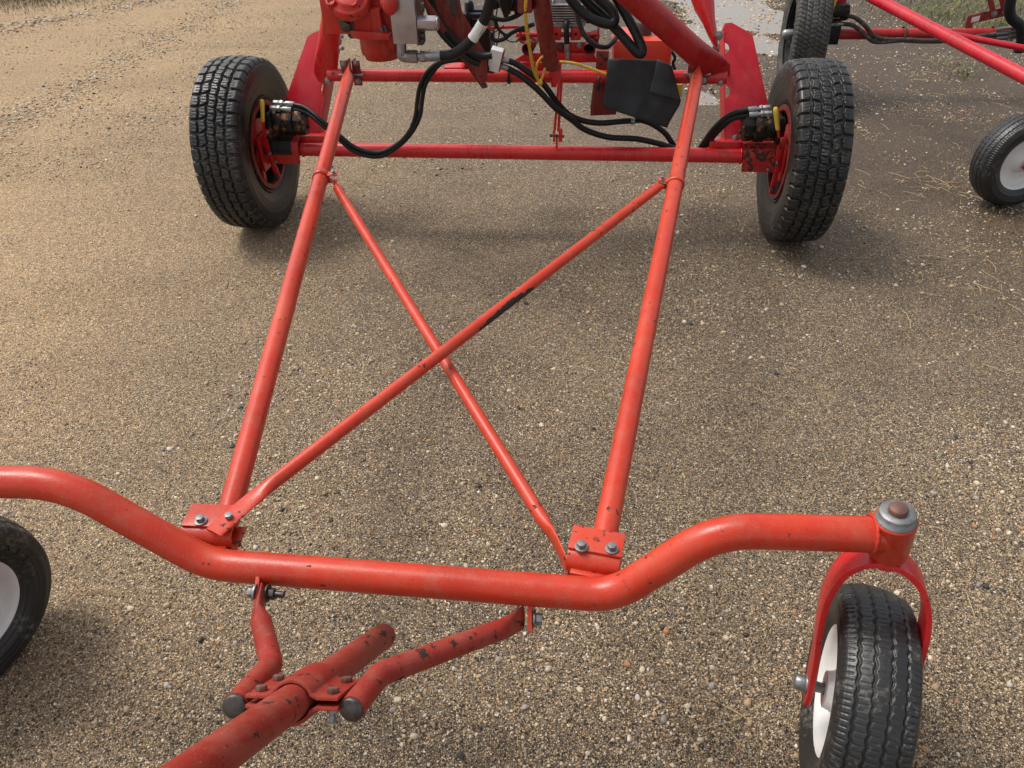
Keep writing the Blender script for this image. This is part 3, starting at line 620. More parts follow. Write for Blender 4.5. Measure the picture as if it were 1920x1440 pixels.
# welded lugs under the front axle
for p, q, s in ((G(487, 1085, .405), lgL, 1), (G(990, 1122, .405), lgR, -1)):
    o_ = q-fx*(s*.011); top = p+Vector((0, .02, 0)); dn = (o_-top); 
    lug = MB().plate([top+dZ*.03-fy*.012, top+dZ*.02+fy*.02, o_+fy*.02-dZ*.014, o_-fy*.012-dZ*.026, o_-fy*.026-dZ*.004], fx*.008).build('lug', 'orange', front, bevel=.001)
    MB().lathe(top+dZ*.018-fy*.004, (0, -.5, 1), [(-.012, .012), (0, .012), (.007, .008), (.009, 0)], 14).build('weld', 'orange', front)
    if s > 0: bolt(lug, o_+fx*.018, fx, .011, 'darksteel', shank=.018, h=.012); bolt(lug, o_-fx*.002, -fx, .011)
    else: bolt(lug, o_+fx*.009, fx, .011); bolt(lug, o_-fx*.018, -fx, .010, 'steel', shank=.014, h=.012)
# two-part saddle clamp round the pole
def saddle(sgn, c0, c1, name):
    rp = .0262; w = .066; th = .0055; pr = []
    pr.append((-w, .004)); pr.append((-.036, .004))
    for q in np.linspace(-1.25, 1.25, 11): pr.append((rp*math.sin(q)*1.03, max(.005, rp*math.cos(q)*.95+.001)))
    pr += [(.036, .004), (w, .004)]
    n = len(pr); vs = []
    for c in (c0, c1):
        for x, z in pr: vs.append(c+lat*x+upv*(sgn*z))
        for i, (x, z) in enumerate(pr):
            x0, z0 = pr[max(i-1, 0)]; x1, z1 = pr[min(i+1, n-1)]; l = math.hypot(x1-x0, z1-z0)
            vs.append(c+lat*(x-(z1-z0)/l*th)+upv*(sgn*(z+(x1-x0)/l*th)))
    fs = []
    for i in range(n-1): fs += [(i, i+1, 2*n+i+1, 2*n+i), (n+i, 3*n+i, 3*n+i+1, n+i+1), (i, n+i, n+i+1, i+1), (2*n+i, 2*n+i+1, 3*n+i+1, 3*n+i)]
    fs += [(0, 2*n, 3*n, n), (n-1, 2*n-1, 4*n-1, 3*n-1)]
    b = MB().add(vs, fs); return b.build(name, 'worn', pole, bevel=.0014)
ctr = (eL+eR)/2; ctr = pn+pax*((ctr-pn).dot(pax))
s0, s1 = ctr-pax*.012, ctr+pax*.088
sd1 = saddle(1, s0, s1, 'saddle_clamp'); sd2 = saddle(-1, s0+pax*.0, s1, 'saddle_clamp')
for x in (-.052, .052):
    for k in (.020, .078):
        bolt(sd1, s0+pax*k+lat*x+upv*.0096, upv, .0085, 'oldsteel', washer=False, h=.007)
        bolt(sd2, s0+pax*k+lat*x-upv*.0096, -upv, .0085, 'steel', washer=False, h=.008, shank=.012)
# ------------------------------------------------------------------ wheel ends: drive housings, motors, levers
for s in (-1, 1):
    S = lambda a: s*a
    pr = [(-.062, -.058), (-.060, .005), (-.046, .036), (-.02, .046), (.02, .046), (.05, .03), (.058, 0), (.058, -.04), (.050, -.04), (.05, .0), (.042, .025), (.018, .040), (-.018, .040), (-.040, .030), (-.053, .003), (-.055, -.058)]
    hb = MB().plate([M(S(.955), o_, AZ+.012+z) for o_, z in pr], dX*(s*.165)).build('drive_housing', 'rusty' if s > 0 else 'cast', mach)
    if s < 0: MB().plate([M(S(.985), o_, AZ+.0135+z) for o_, z in [(-.0635, -.018), (-.0620, .006), (-.0475, .0375), (-.02, .0478), (.02, .0478), (.05, .032), (.049, .029), (.018, .043), (-.018, .043), (-.043, .034), (-.057, .005), (-.0585, -.018)]], dX*(s*.128)).build('grease_patch', 'grease', hb)
    MB().box(M(S(1.115), -.01, AZ+.0), dX, dY, dZ, .012, .16, .15).box(M(S(1.09), .0, AZ), dX, dY, dZ, .03, .08, .08).build('hub_plate', 'red', hb, bevel=.004)
    bolt(hb, M(S(1.06), -.068, AZ-.03), -dY, .008, 'steel', washer=False, shank=.01)
    # hydraulic motor, a stack of turned sections
    c = V(540, 228, -.035) if s < 0 else V(1428, 238, -.035)
    mo = MB(); e = dX*s
    mo.sweep([c-e*.075, c-e*.040], .057, 8, ref=dZ*.92+dY*.38, smooth=False)
    mo.sweep([c-e*.0395, c-e*.034], .052, 8, ref=dZ*.92+dY*.38, smooth=False)
    mo.sweep([c-e*.0335, c+e*.012], .059, 8, ref=dZ*.92+dY*.38, smooth=False)
    mo.lathe(c, e, [(.0125, .053), (.03, .055), (.055, .052), (.058, .042), (.085, .042), (.085, 0)], 24)
    mo.box(c+e*.062, dX, dY, dZ, .016, .115, .105)
    mm = mo.build('hydraulic_motor', 'motor', mach, bevel=.003)
    for k in range(5):
        an = k*1.257+.4; bolt(mm, c-e*.075+dZ*(.040*math.sin(an))+dY*(.040*math.cos(an)), -e, .0085, 'darksteel', washer=False)
    fit = [((513, 193), (552, 196)), ((507, 203), (547, 206))] if s < 0 else [((1444, 202), (1402, 206)), ((1447, 213), (1404, 216))]
    for i, (p, q) in enumerate(fit):
        a, b_ = V(*p, -.035-.02*i), V(*q, -.035-.02*i); t = (b_-a)
        f_ = MB().hexa(a, a+t*.32, .0125).hexa(a+t*.33, a+t*.48, .0145).cyl(a+t*.47, a+t*.62, .009, 12).cyl(a+t*.60, b_, .0125, 16).cyl(a+t*.12, a+t*.12-dZ*.045, .011, 14)
        f_.build('hose_fitting', 'steel', mm, bevel=.0008)
    # release lever with yellow grip
    gp = [V(491, 188, -.085), V(491.5, 195, -.088), V(493, 228, -.09)] if s < 0 else [V(1454, 203, -.085), V(1455, 210, -.088), V(1458.5, 243, -.09)]
    lv = [V(493, 226, -.09), V(497, 262, -.085), V(505, 290, -.08), V(522, 332, -.07)] if s < 0 else [V(1458.5, 241, -.09), V(1462, 275, -.085), V(1459, 308, -.08), V(1447, 362, -.08)]
    le = MB(); 
    for i in range(3): le.box((lv[i]+lv[i+1])/2, lv[i+1]-lv[i], dX, dY, (lv[i+1]-lv[i]).length*1.06, .022 if i else .012, .010-.0012*i)
    lo_ = le.build('release_lever', 'red', mach, bevel=.001)
    MB().sweep([gp[0]-(gp[2]-gp[0]).normalized()*.004, gp[0], gp[1], gp[1].lerp(gp[2], .5), gp[2]], [(.006, .004), (.0095, .007), (.0105, .0075), (.0095, .007), (.0085, .0065)], 14, ref=dX).build('grip', 'yellow', lo_)
    bolt(lo_, V(507, 287, -.088) if s < 0 else V(1457, 305, -.088), -dY, .0075, 'steel', washer=False, shank=.01); bolt(lo_, V(520, 331, -.078) if s < 0 else V(1449, 355, -.088), -dY, .007, 'darksteel')
    MB().plate([M(S(1.128), a, z) for a, z in ((-.075, .47), (-.02, .49), (.05, .47), (.05, .40), (-.02, .37), (-.05, .31), (-.085, .29), (-.09, .33), (-.07, .38), (-.085, .42))], dX*(s*.012)).build('gear_bracket', 'red', hb, bevel=.002)
    MB().box(M(S(1.135), -.06, .25), (0, 0, 1), dX, dY, .17, .010, .024).build('gear_strut', 'red', hb, bevel=.001)
# ------------------------------------------------------------------ upright side plates (folded sheet with notched holes)
LN = (dY*math.cos(R(30))-dZ*math.sin(R(30)))                    # the plates lean back by 30 degrees
def LEAN(x, y, off=0): return V(x, y, off, M(0, .02, AZ+.03), LN)
def arcpix(cx, cy, rx, ry, a0, a1, n=7): return [(cx+rx*math.cos(a), cy+ry*math.sin(a)) for a in np.linspace(a0, a1, n)]
LP = [(576, 69), (585, 62), (602, 55), (624, 58), (618, 100), (613, 148)]+arcpix(609, 168, 7.5, 13, -1.1, -4.9)[1:-1]+[(608, 186), (595, 250), (591, 257), (524, 257), (534, 189)]
RP = [(1441, 200), (1450, 264), (1361, 267), (1358, 262), (1359, 186)]+arcpix(1360, 171, 8.5, 12, 1.6, -1.5)[1:-1]+[(1358, 156), (1357, 103)]+arcpix(1359, 90, 8.5, 10, 1.6, -1.5)[1:-1]+[(1357, 78), (1356, 50), (1360, 43), (1372, 42), (1411, 64)]
for pts, bend, s in ((LP, ((624, 58), (618, 100), (613, 146), (607, 190), (592, 257)), -1), (RP, ((1357, 48), (1357, 100), (1357, 150), (1358, 200), (1359, 266)), 1)):
    pl = MB().plate([LEAN(x, y) for x, y in pts], LN*.005)
    bl = [LEAN(x, y) for x, y in bend]
    side = MB().plate([bl[0], bl[-1], bl[-1]+LN*.10, bl[0]+LN*.13], dX*(s*.005))
    pl.add(side.v, side.f)
    up_ = pl.build('side_plate', 'crimson', mach, bevel=.0015)
    for px, py in (((574, 247), (640, 68), (641, 90)) if s < 0 else ((1379, 258), (1363, 137))): bolt(up_, LEAN(px, py, -.001), -LN, .008)
    MB().box(M(s*.90, .035, AZ+.04), dX, dY, dZ, .16, .06, .035).build('weld_foot', 'red', up_, bevel=.006)
# ------------------------------------------------------------------ legs that carry the auger tube (they leave the picture at the top)
def leg(P, wid, nm='support_leg', mat='red', ref=None):
    path = [Vector(p) for p in P]; t = (path[1]-path[0]).normalized(); L_ = (path[1]-path[0]).length
    pts = [path[0]+t*q for q in (0, .03, .07, .12, .18, .26)]+[path[0]+t*(L_*1.7)]
    rd = [(wid*.62, .007), (wid*1.12, .010), (wid*1.22, .018), (wid*1.16, wid*.55), (wid*1.04, wid*.9), (wid, wid), (wid, wid)]
    o_ = MB().sweep(pts, rd, 26, ref=ref or dY).build(nm, mat, mach); return o_
l1 = leg([V(607, 155, .02), V(650, -190, -.05)], .041, ref=dX); l2 = leg([V(1358, 147, .015), V(1100, -85, -.28)], .047, mat='deep', ref=dX+dZ); l3 = leg([V(1346, 98, .06), V(1262, -190, .2)], .044)
bolt(l1, V(616, 151, -.01), -dY, .011); bolt(l2, V(1351, 154, -.01), -dY, .011); bolt(l3, V(1347, 67, .03), -dY, .012); bolt(l3, V(1343, 89, .04), -dY, .010)
# ------------------------------------------------------------------ gearbox, manifold and pressure hose on the left
gk = -.42
def PX(n_): return n_/FPX*2.85                                # photo pixels to metres at the machine's middle
gb = MB().box(V(657, 22, gk+.06), dX, dY, dZ, PX(88), .13, PX(62)).box(V(690, 36, gk+.05), dX, dY, dZ, PX(60), .10, PX(44)).box(V(716, 25, gk+.10), dX, dY, dZ, PX(50), .12, PX(110)).build('gearbox', 'cast', mach, bevel=.010)
MB().plate([V(x, y, gk-.02) for x, y in ((654, 57), (716, 62), (730, 67), (728, 76), (676, 75), (660, 71))], dY*.12).build('flange', 'cast', gb, bevel=.003)
cz = V(714, 84, gk+.10); MB().lathe(cz+dZ*.06, -dZ, [(0, .07), (.03, .074), (.07, .074), (.085, .072), (.09, .066), (.105, .060), (.11, .03), (.11, 0)], 36).build('bowl', 'cast', gb)
cp = V(655, -2, gk-.02); ca = Vector((0, -.62, .78)); MB().lathe(cp, ca, [(-.03, .066), (0, .066), (.004, .06), (.004, .045), (.016, .042), (.018, .036), (.018, 0)], 36).build('cover', 'cast', gb)
for px, py in ((620, 4), (661, 5)):
    p = V(px, py, gk-.045); MB().lathe(p, ca, [(-.02, .017), (.004, .017), (.006, .015), (.0062, .010), (.001, .009), (.001, 0)], 20).build('cap_screw', 'cast', gb)
p = V(650, 45, gk-.005); MB().hexa(p+dY*.01, p-dY*.022-dZ*.006, .019).lathe(p, -dY, [(0, .026), (.006, .026), (.006, 0)], 20).build('drain_plug', 'darksteel', gb, bevel=.001)
bolt(gb, V(661, 63, gk+.028), -dY+dZ*.6, .012, 'darksteel'); bolt(gb, V(714, 57, gk+.02), -dY+dZ*.3, .015, 'darksteel')
MB().lathe(V(730, 6, gk-.02), (.1, -.5, -1), [(-.05, .03), (0, .03), (.025, .022), (.036, .010), (.038, 0)], 24).build('boss', 'cast', gb)
MB().lathe(V(690, -30, gk+.08), dZ, [(0, .052), (.7, .052), (.7, 0)], 28).build('drive_shaft_tube', 'deep', gb)
mb = MB().box(V(760, 28, gk+.03), dX, dY, dZ, PX(44), .075, PX(88)).build('manifold_block', 'manifold', mach, bevel=.0012)
MB().box(V(786, 33, gk+.055), dX, dY, dZ, PX(11), .06, PX(86)).build('manifold_end', 'oldsteel', mb, bevel=.001)
for py in (10, 17, 66, 77): bolt(mb, V(789, py, gk+.02), dX, .011, 'darksteel', washer=False, h=.012)
a, b_ = V(784, 43, gk+.02), V(819, 44, gk+.02); MB().hexa(a, b_, .0255).cyl(b_, b_+dX*.006, .022, 20).build('hex_plug', 'manifold', mb, bevel=.0015)
a, c, b_ = V(752, 80, gk+.02), V(753, 107, gk+.02), V(766, 107, gk+.02)
MB().sweep(fillet([a, c, b_], .015, 6), .0185, 8, smooth=False).hexa(V(764, 106, gk+.02), V(783, 106, gk+.02), .0225).cyl(V(783, 106, gk+.02), V(789, 106, gk+.02), .013).hexa(V(788, 106, gk+.02), V(798, 106, gk+.02), .020).cyl(V(798, 106, gk+.02), V(829, 105, gk+.02), .0172, 20).build('elbow_fitting', 'steel', mb, bevel=.001)
hp = [V(826, 105, gk+.02), V(846, 103, gk+.02), V(868, 91, gk+.01), V(889, 70, gk), V(905, 44, gk-.01), V(915, 18, gk-.02), V(921, -12, gk-.03), V(923, -70, gk-.04)]
hh = hose('pressure_hose', hp, .0185, mb); MB().sweep(smoothpath([V(886, 73, gk), V(896, 59, gk-.004), V(906, 42, gk-.01)], 6), .0193, 18).build('hose_label', 'label', hh)
# ------------------------------------------------------------------ sloping channel arm with hoses in it
ch = MB().plate([V(x, y, -.16) for x, y in ((790, -30), (856, -30), (866, 22), (912, 104), (914, 150), (902, 158), (880, 120), (800, 10))], dY*.006).build('channel_arm', 'dull', mach, bevel=.001)
B_ = V(909, 163, -.085); A_ = V(780, -20, -.26); A_ = A_+(A_-B_)*.6; MB().box((A_+B_)/2, B_-A_, dX, dY, (B_-A_).length, .022, .03).build('channel_flange', 'dull', ch, bevel=.001)
bolt(ch, V(907, 160, -.10), -dY, .008, 'darksteel')
MB().sweep(smoothpath([V(848, -20, -.22), V(850, 12, -.22), V(851, 26, -.22), V(850, 26.5, -.22)], 4), [.019]*5+[.015]*4+[.008]*4, 16).build('spout', 'cap', ch)
for pts in (((806, -20), (812, 14), (832, 50), (858, 80), (884, 99), (905, 106), (922, 104)), ((796, -20), (806, 22), (828, 62), (852, 88), (880, 112), (900, 120))): hose('hydraulic_hose', [V(x, y, -.195) for x, y in pts], .0125, ch)
# control valve and the two hoses that run right
vb = MB().box(V(929, 111, -.10), dX*.95-dZ*.25, dY, dZ*.95+dX*.25, .046, .06, .080).build('valve_block', 'brightalu', mach, bevel=.0015)
MB().box(V(940, 113, -.085), dX*.95-dZ*.25, dY, dZ*.95+dX*.25, .010, .058, .070).build('valve_side', 'dull', vb, bevel=.001)
va = MB()
for x, y, r_ in ((905, 108, .022), (903, 122, .026), (914, 127, .02), (894, 118, .018), (912, 114, .016)): va.lathe(V(x, y, -.11), (-.6, -.7, .3), [(-.03, r_), (.02, r_), (.026, r_*.8), (.03, r_*.5), (.03, 0)], 14)
va.build('solenoid_cluster', 'black', vb)
for y0_, x1_, y1_ in ((111, 955, 115), (124, 954, 129)): MB().hexa(V(938, y0_, -.10), V(943, y0_+1, -.10), .014).cyl(V(943, y0_+1, -.10), V(x1_, y1_, -.10), .0115, 16).build('hose_fitting', 'steel', vb, bevel=.0006)
H1 = [(954, 114), (970, 121), (992, 136), (1019, 158), (1047, 195), (1074, 219), (1118, 230.5), (1175, 227), (1209, 227), (1244, 247), (1266, 277)]
H2 = [(953, 129), (976, 142), (1010, 170), (1042, 203), (1070, 223), (1097, 243), (1140, 257), (1198, 261), (1254, 275), (1290, 290)]
o1 = [-.10, -.10, -.10, -.09, -.06, -.03, -.01, .02, .05, .07, .075]
hose('hydraulic_hose', [V(x, y, o_) for (x, y), o_ in zip(H1, o1)], .0118, mach); hose('hydraulic_hose', [V(x, y, o_-.01) for (x, y), o_ in zip(H2, o1)], .0122, mach)
for k in (-3, 4): hose('motor_hose', [V(1300, 296+k, .055), V(1318+k, 275, .05), V(1342+k*.6, 243+k, .0), V(1372, 218+k*1.2, -.04), V(1403, 210+k*1.5, -.05)], .0125, mach)
for k in (0, 8):
    hose('motor_hose', [V(551-k*.5, 196+k*1.1, -.04), V(574, 203+k, -.06), V(602, 225+k*.9, -.10), V(640, 257+k, -.11), V(660, 273+k, -.11), V(688, 284+k, -.115), V(716, 285+k*.9, -.115), V(746, 270+k*.6, -.11), V(768+k*.4, 246+k*.4, -.105), V(779+k, 218, -.10), V(783+k*1.1, 185, -.09), V(789+k*1.1, 158, -.09), V(804+k, 132+k*.3, -.10), V(830, 114+k*.4, -.12), V(868, 106+k*.8, -.13), V(896, 116+k*.5, -.13)], .0092, mach)
MB().cyl(V(1183, 227, .02), V(1190, 227, .02), .0145, 14).build('hose_clip', 'steel', mach)
for x, y in ((955, 134), (1123, 147)): MB().lathe(V(x, y+8, -.012), dX, [(-.004, .032), (.004, .032), (.004, .029), (-.004, .029)], 20, close=True).box(V(x-1, y+18, -.04), dX, dY, dZ, .018, .01, .012).build('cable_tie', 'black', tie)
# ------------------------------------------------------------------ middle: hanging beam, stays, engine bed
B_ = V(1034, 132, -.085); A_ = V(1009, -30, -.34); A_ = A_+(A_-B_)*.9; q = (B_-A_).normalized()
bm_ = MB().box((A_+B_)/2, q, dX*.72-dY*.69, dX*.69+dY*.72, (B_-A_).length, .052, .046).build('hanging_beam', 'dull', mach, bevel=.005)
MB().plate([V(x, y, -.05) for x, y in ((1030, 96), (1046, 100), (1049, 140), (1043, 164), (1034, 164), (1030, 140))], dY*.02).build('beam_bracket', 'red', tie, bevel=.002)
for (x0, y0_), (x1_, y1_), o_ in (((1051, 119), (1040, 244), -.045), ((1053, 150), (1047, 246), -.005)):
    A_, B_ = V(x0, y0_, o_), V(x1_, y1_, o_); MB().box((A_+B_)/2, B_-A_, dX, dY, (B_-A_).length, .011, .006).build('stay_strap', 'red', mach, bevel=.0008)
st = MB().box(V(1039, 252, -.04), dX, dY, dZ, .008, .04, .055).box(V(1051, 252, -.035), dX, dY, dZ, .016, .03, .055).box(V(1044, 266, -.03), dX, dY, dZ, .008, .03, .05).build('stay_clevis', 'red', mach, bevel=.001)
MB().cyl(V(1031, 254, -.04), V(1058, 256, -.04), .006, 10).build('bolt', 'darksteel', st)
eo = .12
bed = MB().plate([V(x, y, eo) for x, y in ((1040, 79), (1114, 79), (1117, 100), (1040, 101))], dY*.006).plate([V(x, y, eo-.02) for x, y in ((965, 112), (985, 100), (1114, 100), (1120, 117), (965, 119))], dY*.008).plate([V(x, y, -.0) for x, y in ((975, 117), (1046, 118), (1046, 132), (975, 132))], dY*.01).build('engine_bed', 'red', mach, bevel=.001)
for px in (989, 1104.5):
    a = V(px, 93, eo-.06); MB().lathe(a, dY+dZ*.12+dX*.12, [(0, .0245), (.15, .0245), (.15, .0215), (0.06, .0213), (0, .0215)], 28, close=True).build('pipe_socket', 'dull', bed)
    MB().lathe(a+dY*.05, dY, [(0, .0213), (0, 0)], 20).build('pipe_bore', 'hole', bed)
bolt(bed, V(1086, 85, eo-.003), -dY, .008); bolt(bed, V(1050, 88, eo-.003), -dY, .010, 'darksteel')
en = MB()
for k in range(9): en.box(V(1066, 4+k*4.6, eo+.05), dX, dY, dZ, PX(72), .12, .0042)
en.box(V(1066, 18, eo+.075), dX, dY, dZ, PX(62), .10, PX(62))
en.box(V(1046, 46, eo+.02), dX, dY, dZ, PX(26), .04, PX(13)).box(V(1084, 46, eo+.02), dX, dY, dZ, PX(24), .04, PX(13)).box(V(1030, 10, eo+.03), dX, dY, dZ, PX(9), .08, PX(50))
eng = en.build('engine_block', 'alu', mach, bevel=.001)
MB().box(V(1120, 20, eo+.09), dX, dY, dZ, PX(46), .1, PX(40)).build('engine_cover', 'black', eng, bevel=.006)
for px in (1043, 1079.5):
    k_ = MB().box(V(px, 63, eo-.0), dX, dY, dZ, PX(21), .035, PX(23)).build('engine_mount', 'red', eng, bevel=.004); MB().lathe(V(px, 64, eo-.0185), -dY, [(0, .0055), (.0005, .0055), (.0006, 0)], 14).build('bolt_hole', 'hole', k_)
for px, py in ((1046, 46), (1081, 46)): MB().lathe(V(px, py, eo-.002), -dY, [(0, .004), (.001, .004), (.001, 0)], 10).build('bolt_hole', 'hole', eng)
MB().sweep([V(968, 65, eo), V(1120, 65, eo)], .0098, 14).build('mount_rod', 'red', eng); 
MB().box(V(1121.5, 66, eo), dX, dY, dZ, PX(4.5), .03, PX(30)).build('rod_end', 'red', eng, bevel=.001)
MB().sweep(fillet([V(915, -10, eo-.05), V(915, 53, eo-.05), V(975, 50, eo-.02), V(975.5, 79, eo-.02), V(1002, 80, eo-.02)], .012, 5), .0062, 10).build('bent_rod', 'red', eng)
MB().plate([V(x, y, eo) for x, y in ((978, 53), (992, 53), (992, 77), (967, 77), (976, 66))], dY*.01).build('rod_bracket', 'darksteel', eng)
dh = hose('drain_hose', [V(1063, 42, eo-.02), V(1062, 46, eo-.035), V(1062, 62, eo-.045), V(1063, 86, eo-.045)], .0115, eng); MB().cyl(V(1063, 82, eo-.045), V(1064, 98, eo-.045), .0118).hexa(V(1064, 97, eo-.045), V(1064.5, 104, eo-.045), .013).cyl(V(1064.5, 104, eo-.045), V(1065, 117, eo-.045), .0098).build('drain_nozzle', 'steel', dh, bevel=.0006)
# dark clutter and cables beneath the engine deck on the left
for pts, r_ in ((((918, 33), (945, 37), (968, 30), (985, 18)), .009), (((923, 60), (922, 70), (930, 76), (945, 73), (962, 60), (1002, 45)), .0085), (((925, 30), (932, 50), (945, 64), (958, 66)), .006), (((931, 38), (936, 60), (932, 82), (926, 93)), .0028), (((940, 60), (952, 76), (968, 78), (978, 70)), .0024), (((914, 22), (930, 36), (926, 60), (945, 48)), .0024), (((934, 5), (930, 30), (928, 52)), .0026), (((862, 16), (863, 60), (857, 80), (845, 80)), .0022)): hose('cable', [V(x, y, .02) for x, y in pts], r_, mach, 'black', 6)
MB().lathe(V(948, 5, -.05), dZ, [(.05, .03), (-.0, .028), (-.04, .012), (-.052, .008), (-.055, 0)], 20).lathe(V(936, 4, .0), (1, 0, .3), [(-.03, .02), (.03, .02), (.03, 0)], 16).build('filter_bowl', 'black', mach)
MB().lathe(V(966, -2, .04), dX, [(-.035, .03), (-.035, .052), (-.02, .056), (-.018, .044), (-.004, .044), (0, .055), (.012, .055), (.014, .03)], 28).build('belt_pulley', 'black', mach)
MB().box(V(985, 2, -.30), dX, dY, dZ, .05, .05, .07).build('beam_cap', 'dull', bm_, bevel=.004)
# thick slack hoses
hose('slack_hose', [V(1050, -35, -.10), V(1072, 2, -.11), V(1098, 28, -.12), V(1126, 42, -.13), V(1146, 45, -.13), V(1153, 36, -.12), V(1146, 18, -.11), V(1126, 0, -.10), V(1100, -22, -.10)], .0175, mach)
hose('slack_hose', [V(1068, -40, -.06), V(1100, 2, -.07), V(1133, 33, -.08), V(1160, 60, -.10), V(1182, 85, -.12), V(1195, 99, -.13), V(1203, 100, -.13), V(1203, 88, -.12), V(1192, 62, -.10), V(1176, 32, -.08), V(1158, 0, -.06), V(1140, -35, -.05)], .0180, mach)
hose('breather_hose', [V(1081, 14, .05), V(1083, 28, .04), V(1090, 54, .02), V(1102, 73, .0), V(1120, 86, -.01), V(1138, 88, 0), V(1150, 78, .03), V(1159, 66, .08)], .0095, mach)
# rope and rods
rp = hose('rope', [V(989, -20, -.33), V(985, 20, -.32), V(988, 56, -.28), V(994, 96, -.22), V(1001, 132, -.15), V(1010, 152, -.11), V(1015, 156, -.10)], .0062, mach, 'rope')
hose('rope_tail', [V(1018, 105, -.16), V(1008, 118, -.15), V(1006, 136, -.13), V(1011, 152, -.11), V(1017, 145, -.11), V(1022, 128, -.12), V(1019, 140, -.11), V(1013, 155, -.10)], .0045, rp, 'rope')
MB().lathe(V(1012, 155, -.11), (.3, 0, 1), [(-.014, 0), (-.010, .010), (0, .013), (.010, .009), (.013, 0)], 14).build('knot', 'rope', rp)
hose('yellow_rod', [V(1049, 116, -.06), V(1072, 118, -.06), V(1100, 126, -.05), V(1142, 141, -.045)], .0058, mach, 'rope')
MB().plate([V(x, y, .03) for x, y in ((1113, 152), (1153, 152), (1156, 204), (1155, 215), (1107, 217), (1107, 200))], dY*.006).build('hanger_plate', 'dull', mach, bevel=.001)
MB().plate([V(x, y, .02) for x, y in ((1118, 96), (1142, 96), (1140, 135), (1117, 135))], dY*.03).build('tank_bracket', 'dull', mach, bevel=.001)
MB().box(V(1273, 168, .09), dX, dY, dZ, PX(13), .03, PX(26)).build('yellow_block', 'yellow', mach, bevel=.002)
MB().box(V(856, 121, .16), dX, dY, dZ, PX(42), .16, PX(9)).build('battery_tray', 'red', mach, bevel=.001)
# ------------------------------------------------------------------ things carried on the machine
bc = V(897, 75, .30); bt = empty('battery', bc-dZ*.12, 'black battery with strap behind the sloping channel arm', 'battery')
MB().box(bc, dX, dY, dZ, PX(64), .17, PX(105)).build('case', 'black', bt, bevel=.005)
MB().box(V(895, 23, .27), dX, dY, dZ, PX(58), .16, PX(10)).build('lid', 'black', bt, bevel=.004)
MB().box(V(880, 70, .20), dX, dY, dZ, PX(7), .01, PX(100)).build('strap', 'hose', bt); MB().lathe(V(880, 16, .25), dZ, [(-.03, .02), (.02, .02), (.03, .014), (.032, 0)], 16).box(V(893, 22, .24), dX, dY, dZ, .07, .02, .018).build('terminal', 'black', bt)
MB().box(V(897, 32, .212), dX, dY, dZ, PX(26), .002, PX(8)).build('sticker', 'label', bt)
tc = V(1200, 112, .27); tk = empty('fuel_tank', tc-dZ*.12, 'bright red plastic fuel tank behind the black rubber flap', 'fuel tank')
MB().box(tc, dX, dY, dZ, PX(124), .25, PX(112)).build('tank_body', 'tank', tk, bevel=.030)
MB().box(V(1200, 118, .30), dX, dY, dZ, PX(126), .26, PX(4)).build('seam', 'tank', tk, bevel=.004)
MB().lathe(V(1205, 66, .24), dZ, [(0, .036), (.052, .036), (.056, .032), (.056, 0)], 30).build('filler_cap', 'cap', tk)
MB().lathe(V(1163, 66, .22), (0, -.6, .4), [(-.02, .012), (.014, .012), (.014, .008), (.03, .007), (.03, 0)], 12).build('outlet', 'steel', tk)
MB().sweep(smoothpath([V(1256, 92, .2), V(1266, 108, .18), V(1262, 118, .18), V(1266, 132, .17)], 5), (.006), 8).build('strap', 'black', tk)
# rubber flap hanging over the tie tube
def sheet(Lp, Rp, n, m_, ofn, th=.004):
    def along(P, t):
        d = [0]
        for i in range(1, len(P)): d.append(d[-1]+math.dist(P[i], P[i-1]))
        t *= d[-1]
        for i in range(1, len(P)):
            if t <= d[i] or i == len(P)-1:
                k = (t-d[i-1])/(d[i]-d[i-1]); return (P[i-1][0]+(P[i][0]-P[i-1][0])*k, P[i-1][1]+(P[i][1]-P[i-1][1])*k)
    vs = []
    for lay in (0, 1):
        for j in range(n):
            a, b_ = along(Lp, j/(n-1)), along(Rp, j/(n-1))
            for i in range(m_):
                u = i/(m_-1); vs.append(V(a[0]+(b_[0]-a[0])*u, a[1]+(b_[1]-a[1])*u, ofn(u, j/(n-1)))+dY*(th*lay))
    I = lambda l, j, i: l*n*m_+j*m_+i; fs = []
    for j in range(n-1):
        for i in range(m_-1): fs += [(I(0, j, i), I(0, j+1, i), I(0, j+1, i+1), I(0, j, i+1)), (I(1, j, i), I(1, j, i+1), I(1, j+1, i+1), I(1, j+1, i))]
    for j in range(n-1): fs += [(I(0, j, 0), I(1, j, 0), I(1, j+1, 0), I(0, j+1, 0)), (I(0, j, m_-1), I(0, j+1, m_-1), I(1, j+1, m_-1), I(1, j, m_-1))]
    for i in range(m_-1): fs += [(I(0, 0, i), I(0, 0, i+1), I(1, 0, i+1), I(1, 0, i)), (I(0, n-1, i), I(1, n-1, i), I(1, n-1, i+1), I(0, n-1, i+1))]
    b = MB(); b.add(vs, fs, True); return b
fl = empty('rubber_flap', V(1200, 200, -.06), 'creased black rubber sheet hanging over the cross tube below the red tank', 'rubber sheet')
sheet([(1140, 110), (1136, 150), (1130, 193), (1133, 202)], [(1231, 113), (1262, 150), (1277, 193), (1256, 228), (1251, 240)], 22, 30, lambda u, t: -.045-.018*t*(1-t)+.016*math.exp(-((u-.62)/.10)**2)*(.3+t)+.03*max(0, u-.7)*t-.007*math.sin(u*8+t*3)-.004*math.sin(t*7+u*3)).build('sheet', 'flap', fl)
sheet([(1232, 111), (1226, 140), (1218, 174)], [(1260, 124), (1269, 158), (1277, 190)], 16, 14, lambda u, t: -.058-.014*math.sin(u*3.1)-.012*t).build('folded_corner', 'flap', fl)
